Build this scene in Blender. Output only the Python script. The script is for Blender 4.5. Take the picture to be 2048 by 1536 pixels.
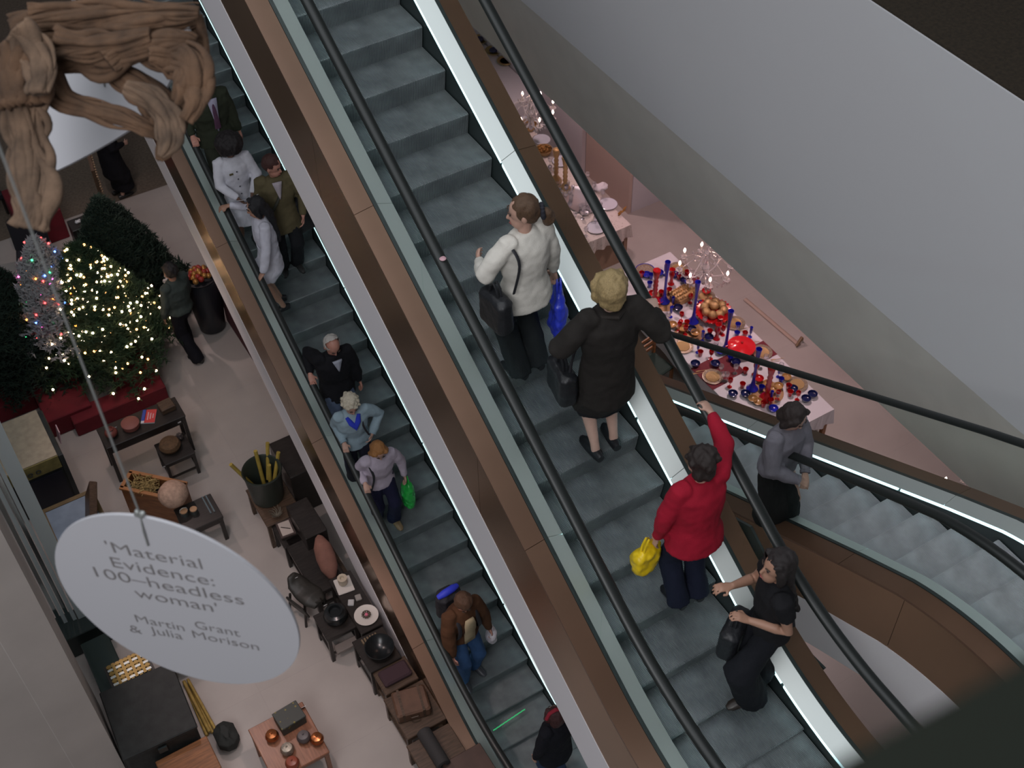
import bpy, bmesh, math, random
from mathutils import Vector, Matrix, Euler, noise
random.seed(7)
for o in list(bpy.data.objects): bpy.data.objects.remove(o)
scn = bpy.context.scene; COL = scn.collection
R = math.radians
# ------------------------------------------------------------------ camera
FPX, YAW, PIT, ROL = 2565.67, R(30.013), R(47.442), R(-1.438)
CAMP = Vector((0, 0, 14.0))
_f = Vector((math.sin(YAW)*math.cos(PIT), math.cos(YAW)*math.cos(PIT), -math.sin(PIT)))
_r = Vector((math.cos(YAW), -math.sin(YAW), 0)); _u = _r.cross(_f)
RT = _r*math.cos(ROL) + _u*math.sin(ROL); UP = _u*math.cos(ROL) - _r*math.sin(ROL); FW = _f
cam = bpy.data.cameras.new('camera'); camo = bpy.data.objects.new('camera', cam); COL.objects.link(camo)
m = Matrix((RT, UP, -FW)).transposed().to_4x4(); m.translation = CAMP; camo.matrix_world = m
cam.sensor_width = 36; cam.lens = FPX/2048*36; cam.clip_start = .05; cam.clip_end = 200
cam.shift_x = 1/2048; cam.shift_y = 1/2048
cam.dof.use_dof = True; cam.dof.focus_distance = 11.5; cam.dof.aperture_fstop = 2.8
scn.camera = camo
vs = scn.view_settings; vs.view_transform = 'Standard'; vs.look = 'None'; vs.gamma = 1; vs.exposure = .25; vs.use_curve_mapping = False
# ------------------------------------------------------------------ light
w = bpy.data.worlds.new('world'); scn.world = w; w.use_nodes = True
bg = w.node_tree.nodes['Background']; bg.inputs[0].default_value = (.80, .80, .86, 1); bg.inputs[1].default_value = .10
def light(kind, name, loc, energy, col=(1,1,1), size=1, size_y=None, aim=None, spot=60, blend=.5):
    l = bpy.data.lights.new(name, kind); l.energy = energy; l.color = col
    if kind == 'AREA':
        l.size = size
        if size_y: l.shape = 'RECTANGLE'; l.size_y = size_y
    else: l.shadow_soft_size = size
    if kind == 'SPOT': l.spot_size = R(spot); l.spot_blend = blend
    o = bpy.data.objects.new(name, l); COL.objects.link(o); o.location = loc
    d = (Vector(aim) - Vector(loc)) if aim else Vector((0,0,-1))
    o.rotation_euler = d.to_track_quat('-Z', 'Y').to_euler(); return o
light('AREA', 'atrium_ceiling_light', (1.5, 6, 19), 520, (.90, .95, 1), 9, 12)
light('AREA', 'front_fill_light', (-4.5, -1.5, 16.5), 620, (.97, .97, 1), 5, 6, aim=(4.5, 8, 5))  # unseen fill panel near the camera, added to brighten upright faces
for i, (lx, ly, tx, ty, e) in enumerate([(1.0, 9.5, 2.0, 8.3, 95), (-.2, 11.5, 1.2, 10.8, 55), (1.2, 13.2, 2.2, 12.6, 70), (2.0, 7.0, 2.0, 6.6, 105), (2.6, 16.6, 2.7, 16.2, 115)]):
    light('SPOT', 'track_spotlight', (lx, ly, 4.6), e, (1, .76, .72), .06, aim=(tx, ty, 0), spot=72, blend=.6)
for i, (lx, ly, e) in enumerate([(9.3, 11.6, 150), (9.3, 9.0, 165), (9.2, 14.4, 130), (8.6, 6.4, 95)]):
    light('SPOT', 'display_spotlight', (lx, ly, 3.7), e, (1, .70, .72), .08, aim=(lx+.2, ly, 0), spot=105, blend=.7)
# ------------------------------------------------------------------ pixel rays
def ray(px, py):
    return (RT*((px-1023)/FPX) + UP*(-(py-767)/FPX) + FW)
def onz(px, py, z=0.0):
    r = ray(px, py); return CAMP + r*((z-CAMP.z)/r.z)
def onx(px, py, X):
    r = ray(px, py); return CAMP + r*(X/r.x)
def at_depth(px, py, d): return CAMP + ray(px, py)*d
# ------------------------------------------------------------------ materials
MATS = {}
def mat(name, col, rough=.6, metal=0, emit=None, es=1, trans=0, ior=1.45, bump=0, bscale=40, var=0, vscale=6, alpha=1, coat=0, spec=.5, sheen=0, stretch=None, fn=None):
    if name in MATS: return MATS[name]
    M = bpy.data.materials.new(name); M.use_nodes = True; nt = M.node_tree; b = nt.nodes['Principled BSDF']
    c = (*col, 1); b.inputs['Base Color'].default_value = c; b.inputs['Roughness'].default_value = rough; b.inputs['Metallic'].default_value = metal
    b.inputs['Specular IOR Level'].default_value = spec
    if trans: b.inputs['Transmission Weight'].default_value = trans; b.inputs['IOR'].default_value = ior
    if coat: b.inputs['Coat Weight'].default_value = coat
    if sheen: b.inputs['Sheen Weight'].default_value = sheen
    if alpha < 1: b.inputs['Alpha'].default_value = alpha
    if emit: b.inputs['Emission Color'].default_value = (*emit, 1); b.inputs['Emission Strength'].default_value = es
    tc = nt.nodes.new('ShaderNodeTexCoord'); src = tc.outputs['Object']
    if stretch:
        mp = nt.nodes.new('ShaderNodeMapping'); mp.inputs['Scale'].default_value = stretch; nt.links.new(src, mp.inputs[0]); src = mp.outputs[0]
    if var:
        n = nt.nodes.new('ShaderNodeTexNoise'); n.inputs['Scale'].default_value = vscale; n.inputs['Detail'].default_value = 5; nt.links.new(src, n.inputs['Vector'])
        r = nt.nodes.new('ShaderNodeValToRGB'); e = r.color_ramp.elements; e[0].position = .3; e[1].position = .7
        e[0].color = (*[x*(1-var) for x in col], 1); e[1].color = (*[min(1, x*(1+var)) for x in col], 1)
        nt.links.new(n.outputs['Fac'], r.inputs[0]); nt.links.new(r.outputs[0], b.inputs['Base Color'])
    if bump:
        n2 = nt.nodes.new('ShaderNodeTexNoise'); n2.inputs['Scale'].default_value = bscale; n2.inputs['Detail'].default_value = 4; nt.links.new(src, n2.inputs['Vector'])
        bn = nt.nodes.new('ShaderNodeBump'); bn.inputs['Strength'].default_value = bump; bn.inputs['Distance'].default_value = .01
        nt.links.new(n2.outputs['Fac'], bn.inputs['Height']); nt.links.new(bn.outputs[0], b.inputs['Normal'])
    if fn: fn(nt, b, src)
    MATS[name] = M; return M
def tile_fn(sx, sy, mortar, c1, c2, cm):
    def fn(nt, b, src):
        br = nt.nodes.new('ShaderNodeTexBrick'); br.offset = 0; br.inputs['Scale'].default_value = 1; br.inputs['Mortar Size'].default_value = mortar
        br.inputs['Brick Width'].default_value = sx; br.inputs['Row Height'].default_value = sy
        br.inputs['Color1'].default_value = (*c1, 1); br.inputs['Color2'].default_value = (*c2, 1); br.inputs['Mortar'].default_value = (*cm, 1)
        nt.links.new(src, br.inputs['Vector'])
        n = nt.nodes.new('ShaderNodeTexNoise'); n.inputs['Scale'].default_value = 1.3; n.inputs['Detail'].default_value = 6; nt.links.new(src, n.inputs['Vector'])
        mx = nt.nodes.new('ShaderNodeMixRGB'); mx.blend_type = 'MULTIPLY'; mx.inputs[0].default_value = .35
        nt.links.new(br.outputs['Color'], mx.inputs[1]); nt.links.new(n.outputs['Fac'], mx.inputs[2]); nt.links.new(mx.outputs[0], b.inputs['Base Color'])
    return fn
def weave_fn(scale, c1, c2):
    def fn(nt, b, src):
        ch = nt.nodes.new('ShaderNodeTexChecker'); ch.inputs['Scale'].default_value = scale; ch.inputs['Color1'].default_value = (*c1, 1); ch.inputs['Color2'].default_value = (*c2, 1)
        nt.links.new(src, ch.inputs['Vector']); nt.links.new(ch.outputs['Color'], b.inputs['Base Color'])
    return fn
def spots_fn(scale, base, spot, lim):
    def fn(nt, b, src):
        v = nt.nodes.new('ShaderNodeTexVoronoi'); v.inputs['Scale'].default_value = scale; nt.links.new(src, v.inputs['Vector'])
        r = nt.nodes.new('ShaderNodeValToRGB'); e = r.color_ramp.elements; e[0].position = lim; e[1].position = lim+.05; e[0].color = (*spot, 1); e[1].color = (*base, 1)
        nt.links.new(v.outputs['Distance'], r.inputs[0]); nt.links.new(r.outputs[0], b.inputs['Base Color'])
    return fn
# ------------------------------------------------------------------ mesh helpers
class MB:
    def __init__(s): s.v = []; s.f = []
    def add(s, vs_, fs_):
        n = len(s.v); s.v += [tuple(v) for v in vs_]; s.f += [tuple(i+n for i in f) for f in fs_]; return s
    def box(s, c, d, rot=None, taper=1.0):
        a, b_, h = [x/2 for x in d]; M = rot if rot is not None else Matrix.Identity(3)
        if not isinstance(M, Matrix): M = Euler(M).to_matrix()
        P = [Vector((x*a*(taper if z > 0 else 1), y*b_*(taper if z > 0 else 1), z*h)) for z in (-1, 1) for x, y in ((-1,-1),(1,-1),(1,1),(-1,1))]
        return s.add([Vector(c)+M@p for p in P], [(3,2,1,0),(4,5,6,7),(0,1,5,4),(1,2,6,5),(2,3,7,6),(3,0,4,7)])
    def bevbox(s, c, d, r=.01, rot=None):
        a, b_, h = [x/2 for x in d]; r = min(r, a*.9, b_*.9, h*.9); M = rot if rot is not None else Matrix.Identity(3)
        if not isinstance(M, Matrix): M = Euler(M).to_matrix()
        rings = []
        for z, k in ((-h, r), (-h+r, 0), (h-r, 0), (h, r)):
            x, y = a-k, b_-k; q = r
            rings.append([(-x, -y+q, z), (-x+q, -y, z), (x-q, -y, z), (x, -y+q, z), (x, y-q, z), (x-q, y, z), (-x+q, y, z), (-x, y-q, z)])
        vv = [Vector(c)+M@Vector(p) for rg in rings for p in rg]; ff = [tuple(range(7, -1, -1)), tuple(range(24, 32))]
        for k in range(3):
            for i in range(8): j = (i+1) % 8; ff.append((k*8+i, k*8+j, k*8+8+j, k*8+8+i))
        return s.add(vv, ff)
    def lathe(s, prof, n=20, M=None, c=(0,0,0)):
        M = M or Matrix.Identity(3); vv = []; ff = []; rings = []
        for r_, z in prof:
            if r_ < 1e-4: rings.append([len(vv)]*n); vv.append(Vector(c)+M@Vector((0, 0, z))); continue
            rings.append(list(range(len(vv), len(vv)+n)))
            for i in range(n):
                a = 2*math.pi*i/n; vv.append(Vector(c)+M@Vector((r_*math.cos(a), r_*math.sin(a), z)))
        for A, B in zip(rings[:-1], rings[1:]):
            for i in range(n):
                j = (i+1) % n; q = []
                for x in (A[i], A[j], B[j], B[i]):
                    if x not in q: q.append(x)
                if len(q) > 2: ff.append(tuple(q))
        if prof[0][0] > 1e-4 and prof[0] != prof[-1]: ff.append(tuple(rings[0][::-1]))
        if prof[-1][0] > 1e-4 and prof[0] != prof[-1]: ff.append(tuple(rings[-1]))
        return s.add(vv, ff)
    def loft(s, pts, rx, ry=None, side=None, n=12, cap=True):
        pts = [Vector(p) for p in pts]; ry = ry or rx; vv = []; ff = []
        if not isinstance(rx, (list, tuple)): rx = [rx]*len(pts)
        if not isinstance(ry, (list, tuple)): ry = [ry]*len(pts)
        prev = None
        for k, p in enumerate(pts):
            t = (pts[min(k+1, len(pts)-1)] - pts[max(k-1, 0)])
            t = t.normalized() if t.length > 1e-9 else Vector((0,0,1))
            sd = Vector(side) if side is not None else (prev if prev else (Vector((1,0,0)) if abs(t.x) < .9 else Vector((0,1,0))))
            a = (sd - t*sd.dot(t)); a = a.normalized() if a.length > 1e-6 else t.orthogonal().normalized()
            b_ = t.cross(a); prev = a
            for i in range(n):
                g = 2*math.pi*i/n; vv.append(p + a*(rx[k]*math.cos(g)) + b_*(ry[k]*math.sin(g)))
        for k in range(len(pts)-1):
            for i in range(n): j = (i+1) % n; ff.append((k*n+i, k*n+j, k*n+n+j, k*n+n+i))
        if cap: ff.append(tuple(range(n-1, -1, -1))); ff.append(tuple((len(pts)-1)*n+i for i in range(n)))
        return s.add(vv, ff)
    def tube(s, pts, r, n=8): return s.loft(pts, r, n=n)
    def ball(s, c, r, n=12, M=None):
        rr = r if isinstance(r, (tuple, list)) else (r, r, r); k = max(4, n//2); M = M or Matrix.Identity(3)
        vv = [Vector(c)+M@Vector((0,0,-rr[2]))]; ff = []
        for i in range(1, k):
            th = -math.pi/2+math.pi*i/k
            for j in range(n): g = 2*math.pi*j/n; vv.append(Vector(c)+M@Vector((rr[0]*math.cos(th)*math.cos(g), rr[1]*math.cos(th)*math.sin(g), rr[2]*math.sin(th))))
        vv.append(Vector(c)+M@Vector((0,0,rr[2])))
        for j in range(n): ff.append((0, 1+(j+1) % n, 1+j))
        for i in range(k-2):
            for j in range(n): a = 1+i*n+j; b_ = 1+i*n+(j+1) % n; ff.append((a, b_, b_+n, a+n))
        o = 1+(k-2)*n; T = len(vv)-1
        for j in range(n): ff.append((o+j, o+(j+1) % n, T))
        return s.add(vv, ff)
    def prism(s, poly, h, M=None, c=(0,0,0)):
        M = M or Matrix.Identity(3); n = len(poly)
        vv = [Vector(c)+M@Vector((x, y, z)) for z in (0, h) for x, y in poly]
        return s.add(vv, [tuple(range(n-1, -1, -1)), tuple(range(n, 2*n))]+[(i, (i+1) % n, n+(i+1) % n, n+i) for i in range(n)])
    def mesh(s, name, mt=None, smooth=False):
        me = bpy.data.meshes.new(name); me.from_pydata(s.v, [], s.f); me.update()
        if mt: me.materials.append(mt)
        if smooth:
            me.polygons.foreach_set('use_smooth', [True]*len(me.polygons))
            if smooth != 2:
                try: me.set_sharp_from_angle(angle=R(42))
                except Exception: pass
        return me
    def build(s, name, mt, parent=None, smooth=False, loc=None):
        o = bpy.data.objects.new(name, s.mesh(name, mt, smooth)); COL.objects.link(o)
        if parent: o.parent = parent
        if loc is not None: o.location = loc
        return o
def tag(o, label, cat, group=None):
    o['label'] = label; o['category'] = cat
    if group: o['group'] = group
    return o
def thing(name, label, cat, loc=(0,0,0), rz=0, group=None):
    o = bpy.data.objects.new(name, None); COL.objects.link(o); o.location = loc; o.rotation_euler = (0, 0, rz); o.empty_display_size = .1
    return tag(o, label, cat, group)
def struct(o): o['kind'] = 'structure'; return o
def inst(me, name, parent=None, loc=(0,0,0), rot=(0,0,0), sc=1):
    o = bpy.data.objects.new(name, me); COL.objects.link(o)
    if parent: o.parent = parent
    o.location = loc; o.rotation_euler = rot; o.scale = (sc,)*3 if not isinstance(sc, (tuple, list)) else sc
    return o
def copy_tree(o, parent=None):
    c = o.copy(); COL.objects.link(c); c.parent = parent
    for ch in list(o.children): copy_tree(ch, c)
    return c
# ------------------------------------------------------------------ base materials
STONE = mat('stone_floor', (.5,.46,.44), .38, fn=tile_fn(1.2, 1.2, .004, (.47,.42,.39), (.455,.41,.38), (.43,.385,.36)))
WHITE = mat('white_plaster', (.62,.62,.64), .75, bump=.03, bscale=90)
WHITE2 = mat('white_gloss_cladding', (.80,.78,.81), .45)
GREYP = mat('grey_beige_plaster', (.66,.64,.59), .8, var=.05, vscale=2)
BRONZE = mat('bronze_sheet', (.30,.20,.13), .22, metal=.9, var=.12, vscale=.8)
COPPER = mat('copper_deck', (.165,.092,.058), .33, metal=.45, var=.25, vscale=.7, stretch=(.3,1,1))
STEEL = mat('brushed_steel', (.56,.60,.58), .34, metal=.45, bump=.02, bscale=12, stretch=(1,.05,.05))
SKIRT = mat('dark_skirt', (.025,.035,.035), .35)
RUBBER = mat('handrail_rubber', (.011,.014,.013), .42)
STEP = mat('step_aluminium', (.27,.30,.305), .42, metal=.4, var=.25, vscale=5)
GLASS = mat('balustrade_glass', (.93,.98,.96), .02, trans=1, ior=1.0, spec=.5)
LITE = mat('skirt_light_tube', (.8,.95,1), .5, emit=(.55,.90,.96), es=1.5)
# ------------------------------------------------------------------ structure
def slab(name, x0, x1, y0, y1, z0, z1, mt): return struct(MB().box(((x0+x1)/2, (y0+y1)/2, (z0+z1)/2), (x1-x0, y1-y0, z1-z0)).build(name, mt))
slab('floor', -7, 16, 1, 30, -.2, 0, STONE)
# bulkhead beyond the right escalator: white wall over a sloped grey underside band
b = MB(); b.prism([(7.4, 5.43), (7.4, 8.25), (12, 8.25), (12, 5.43)], 26, Matrix(((1,0,0),(0,0,-1),(0,1,0))), (0, 27, 0)); struct(b.build('wall_right', WHITE))
b = MB(); b.prism([(7.7, 3.99), (7.402, 5.43), (12, 5.43), (12, 3.99)], 26, Matrix(((1,0,0),(0,0,-1),(0,1,0))), (0, 27, 0)); struct(b.build('trim_1', GREYP))
CARPB = mat('brown_carpet', (.030,.021,.012), .95, var=.3, vscale=30, bump=.3, bscale=200)
slab('floor_upper', 7.42, 12, 1, 27, 8.25, 8.27, CARPB)
# darker carpet at the far end of the furniture hall
p = [onz(218, 407), onz(345, 364)]; d = (p[1]-p[0]).normalized(); q = Vector((-d.y, d.x, 0))
CARP = mat('tan_carpet', (.13,.10,.075), .95, var=.2, vscale=25)
a0 = p[0]-d*5; a1 = p[1]+d*4
b = MB().add([a0+Vector((0,0,.004)), a1+Vector((0,0,.004)), a1+q*9+Vector((0,0,.004)), a0+q*9+Vector((0,0,.004))], [(0,1,2,3)]); struct(b.build('floor_carpet', CARP))
slab('floor_landing', 2.4, 12, -3, 1.3, 5.3, 5.6, STONE)
slab('wall_back', -7, 16, 29.8, 30, 0, 14, WHITE)
slab('wall_side', 15.8, 16, 1, 30, 0, 4, WHITE)
# ------------------------------------------------------------------ escalators
T30 = math.tan(R(30))
RIDGE = {}
def escalator(label, xl, yc, zc, sg, zb, zt, u0, u1, umin, umax, W=.93, stm=None):
    """xl left step edge; (yc,zc) foot of one riser; sg +1 climbs towards +Y"""
    root = thing('escalator', label, 'escalator', (0,0,0))
    xr = xl+W; zn = zc+.2; ub = (zb-zn)/T30; ut = (zt-zn)/T30
    Rb, Rt = 2.6, 2.6; Tb, Tt = Rb*math.tan(R(15)), Rt*math.tan(R(15))
    def zpath(u):
        if u <= ub-Tb: return zb
        if u < ub-Tb+Rb*.5: return zb+Rb-math.sqrt(Rb*Rb-(u-ub+Tb)**2)
        if u <= ut+Tt-Rt*.5: return zn+T30*u
        if u < ut+Tt: return zt-Rt+math.sqrt(Rt*Rt-(ut+Tt-u)**2)
        return zt
    Y = lambda u: yc+sg*u
    # ---- sampled path for ribbons
    us = [umin]; step = .09
    while us[-1] < umax: 
        u = us[-1]; flat = (ub-Tb-.1 < u < ub-Tb+Rb*.5+.1) or (ut+Tt-Rt*.5-.1 < u < ut+Tt+.1)
        us.append(min(umax, u+(step if flat else .5)))
    def ribbon(name, prof, mt, smooth=True, closed=True, rng=None, seg=None, gap=.004):
        lo, hi = rng or (umin, umax); cuts = [lo]
        if seg:
            k = math.ceil((lo-seg[1])/seg[0])*seg[0]+seg[1]
            while k < hi:
                if k > lo+.05: cuts.append(k)
                k += seg[0]
        cuts.append(hi)
        for a, c in zip(cuts[:-1], cuts[1:]):
            uu = [a+gap/2]+[u for u in us if a+.02 < u < c-.02]+[c-gap/2]; n = len(prof); vv = []; ff = []
            for u in uu:
                for x, h in prof: vv.append((x, Y(u), zpath(u)+h))
            rngp = range(n) if closed else range(n-1)
            for k in range(len(uu)-1):
                for i in rngp: j = (i+1) % n; ff.append((k*n+i, k*n+j, k*n+n+j, k*n+n+i) if sg > 0 else (k*n+n+i, k*n+n+j, k*n+j, k*n+i))
            if closed: ff.append(tuple(range(n-1, -1, -1))); ff.append(tuple((len(uu)-1)*n+i for i in range(n)))
            o = MB().add(vv, ff).build(name, mt, root, smooth)
    # ---- steps
    S = [(umin, 0.0)]; u = umin
    while u < umax:
        u2 = u+.01; S.append((u2, S[-1][1]+math.hypot(.01, zpath(u2)-zpath(u)))); u = u2
    s0 = next(s for uu, s in S if uu >= 0)
    def u_at(s):
        lo, hi = 0, len(S)-1
        while hi-lo > 1:
            md = (lo+hi)//2
            if S[md][1] < s: lo = md
            else: hi = md
        a, c = S[lo], S[hi]; return a[0]+(c[0]-a[0])*((s-a[1])/(c[1]-a[1]+1e-9))
    k = math.ceil((S[0][1]-s0)/.4); noses = []
    while s0+.4*k < S[-1][1]-.01: noses.append(u_at(s0+.4*k)); k += 1
    def step_mesh(du, dz):
        key = (round(du, 3), round(dz, 3), sg, W)
        if key in RIDGE: return RIDGE[key]
        mb = MB(); n = 92; pit = (W-.012)/n; xs = []; gr = []
        for i in range(n):
            x = .006+i*pit; xs += [x, x+pit*.52, x+pit*.56, x+pit*.96]; gr += [0, 0, 1, 1]
        rows = []
        g = .011
        for (uu, zz, nu, nz) in ((du+.03, 0, 0, -1), (.012, 0, 0, -1), (.0, -.012, 1, -.3), (.012, -max(dz*.5, .02), 1, 0), (.032, -dz-.02, 1, 0)):
            rows.append([(x, sg*(uu+(g*nu if r_ else 0)), zz+(g*nz if r_ else 0)) for x, r_ in zip(xs, gr)])
        N = len(xs); vv = [p for r_ in rows for p in r_]; ff = []
        for k2 in range(len(rows)-1):
            for i in range(N-1):
                q = (k2*N+i, k2*N+i+1, k2*N+N+i+1, k2*N+N+i); ff.append(q if sg < 0 else q[::-1])
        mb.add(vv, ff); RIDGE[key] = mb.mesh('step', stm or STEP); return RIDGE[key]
    for i in range(len(noses)-1):
        un = noses[i]
        if not (u0 <= un <= u1): continue
        du = noses[i+1]-un; dz = zpath(un)-(zpath(noses[i-1]) if i else zpath(un))
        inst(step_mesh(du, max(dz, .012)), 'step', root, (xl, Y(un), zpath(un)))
    # ---- sides
    gl = .13; od = .31
    for sd in (-1, 1):
        X = (lambda k_: xr+k_) if sd > 0 else (lambda k_: xl-k_)
        P = lambda pr: [(X(a), h) for a, h in (pr if sd > 0 else pr[::-1])]
        ribbon('skirt_panel', P([(.0, -.28), (.0, .075), (.02, .075), (.02, -.28)]), SKIRT)
        ribbon('skirt_light', P([(.0, .077), (-.004, .095), (.0, .112), (.02, .112), (.02, .077)]), LITE, seg=(1.9, .4), gap=.03)
        ribbon('inner_deck', P([(.0, .114), (gl-.008, .165), (gl-.008, .145), (.012, .095)]), STEEL, seg=(2.35, .85))
        ribbon('glass_channel', P([(gl-.007, .10), (gl-.007, .168), (gl+.022, .168), (gl+.022, .10)]), SKIRT)
        ribbon('glass_panel', P([(gl+.003, .17), (gl+.003, .955), (gl+.013, .955), (gl+.013, .17)]), GLASS, smooth=False, seg=(2.35, .15))
        hr = [(gl+.008+.043*math.cos(g)*(1 if abs(math.cos(g)) < .9 else 1), .985+.030*math.sin(g)) for g in [math.pi*2*i/14 for i in range(14)]]
        ribbon('handrail', hr_p(hr, X, sd), RUBBER)
        ribbon('outer_deck', P([(gl+.024, .16), (od, .14), (od, .115), (gl+.024, .115)]), COPPER, seg=(2.35, .85))
        ribbon('side_fascia', P([(od-.03, -.555), (od-.03, .113), (od-.005, .113), (od-.005, -.555)]), BRONZE, seg=(2.35, 1.5), smooth=False)
        ribbon('truss_cladding', P([(od-.04, -1.13), (od-.04, -.557), (od-.002, -.557), (od-.002, -1.13)]), WHITE2, smooth=False)
    ribbon('truss_soffit', [(xl-od+.01, -1.12), (xl-od+.01, -1.10), (xr+od-.01, -1.10), (xr+od-.01, -1.12)], WHITE2)
    ribbon('step_pan', [(xl-.02, -.42), (xl-.02, -.40), (xr+.02, -.40), (xr+.02, -.42)], SKIRT)
    root['_z'] = 0
    def surf(x, u): return Vector((x, Y(u), zpath(u)))
    return dict(root=root, xl=xl, xr=xr, Y=Y, z=zpath, noses=noses, gl=gl, sg=sg, yc=yc)
def hr_p(hr, X, sd):
    pts = [(X(a), h) for a, h in hr]; return pts if sd < 0 else pts[::-1]
N1 = 5.28
MAIN = escalator('long upper escalator with dark ribbed steps climbing over the lower one', 2.96, 8.306, 8.523, 1, 5.62, 10.5, -7, 3.2, -7.4, 3.6)
LOW = escalator('lower escalator carrying people down to the furniture hall', 3.185, 8.948, 1.40, 1, .02, N1, -4.4, 7.8, -4.6, 8.0)
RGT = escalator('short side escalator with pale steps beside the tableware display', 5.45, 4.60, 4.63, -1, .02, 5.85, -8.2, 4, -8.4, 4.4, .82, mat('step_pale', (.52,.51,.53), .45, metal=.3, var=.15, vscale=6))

# small details of the escalators
_p = onx(889, 555, MAIN['xl']-MAIN['gl']); MB().ball((0,0,0), (.024,.024,.008), 12).build('sticker', mat('sticker_pink', (.60,.36,.40), .5), MAIN['root'], True, loc=(MAIN['xl']-MAIN['gl']-.002, _p.y, MAIN['z']((_p.y-MAIN['yc']))+1.018))
_a, _b = onz(986, 1455, .23), onz(1050, 1413, .23)
for _i in range(9):
    _q = _a.lerp(_b, (_i+.5)/9); MB().box((0,0,0), (.05,.012,.010)).build('step_light', mat('green_light', (.05,.4,.15), .5, emit=(.05,.6,.2), es=.35), LOW['root'], False, loc=(_q.x, _q.y, LOW['z'](_q.y-LOW['yc'])+.008))
# ------------------------------------------------------------------ people
def remesh(mb, voxel, name, mt, smooth=4, noise_amp=0, nscale=6, seed=0, nz=None):
    me = mb.mesh('tmp'); o = bpy.data.objects.new('tmp', me); COL.objects.link(o)
    r_ = o.modifiers.new('r', 'REMESH'); r_.mode = 'VOXEL'; r_.voxel_size = voxel; r_.use_smooth_shade = True
    if smooth: s_ = o.modifiers.new('s', 'SMOOTH'); s_.factor = .5; s_.iterations = smooth
    dg = bpy.context.evaluated_depsgraph_get(); out = bpy.data.meshes.new_from_object(o.evaluated_get(dg))
    bpy.data.objects.remove(o); bpy.data.meshes.remove(me); out.name = name
    if noise_amp:
        off = Vector((seed*3.1, seed*1.7, seed*2.3)); nr = [v.normal.copy() for v in out.vertices]
        for v, n_ in zip(out.vertices, nr):
            c = v.co*nscale+off
            if nz: c = Vector((c.x*nz[0], c.y*nz[1], c.z*nz[2]))
            v.co += n_*(noise.noise(c)*noise_amp+noise.noise(c*2.7)*noise_amp*.4)
    out.materials.clear(); out.materials.append(mt)
    return out
def two_bone(a, c, l1, l2, hint):
    a, c, hint = Vector(a), Vector(c), Vector(hint); d = c-a; L = d.length
    if L > (l1+l2)*.995: c = a+d*((l1+l2)*.995/L); d = c-a; L = d.length
    x = (l1*l1-l2*l2+L*L)/(2*L); h = math.sqrt(max(l1*l1-x*x, 0)); dn = d/L
    p = hint-dn*hint.dot(dn); p = p.normalized() if p.length > 1e-6 else dn.orthogonal().normalized()
    return a+dn*x+p*h, c
SKINS = {'fair': (.50,.30,.23), 'pale': (.56,.36,.29), 'ruddy': (.50,.24,.18), 'brown': (.13,.065,.04), 'tan': (.40,.22,.15)}
def skin(k): return mat('skin_'+k, SKINS[k], .5, var=.08, vscale=14)
def cloth(name, c, rough=.85, var=.10, vs=9, bump=.25): return mat('cloth_'+name, c, rough, var=var, vscale=vs, bump=bump, bscale=130, spec=.25)
def to_local(root_loc, rz, wpt): return Matrix.Rotation(-rz, 3, 'Z')@(Vector(wpt)-Vector(root_loc))
PID = [0]
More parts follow.
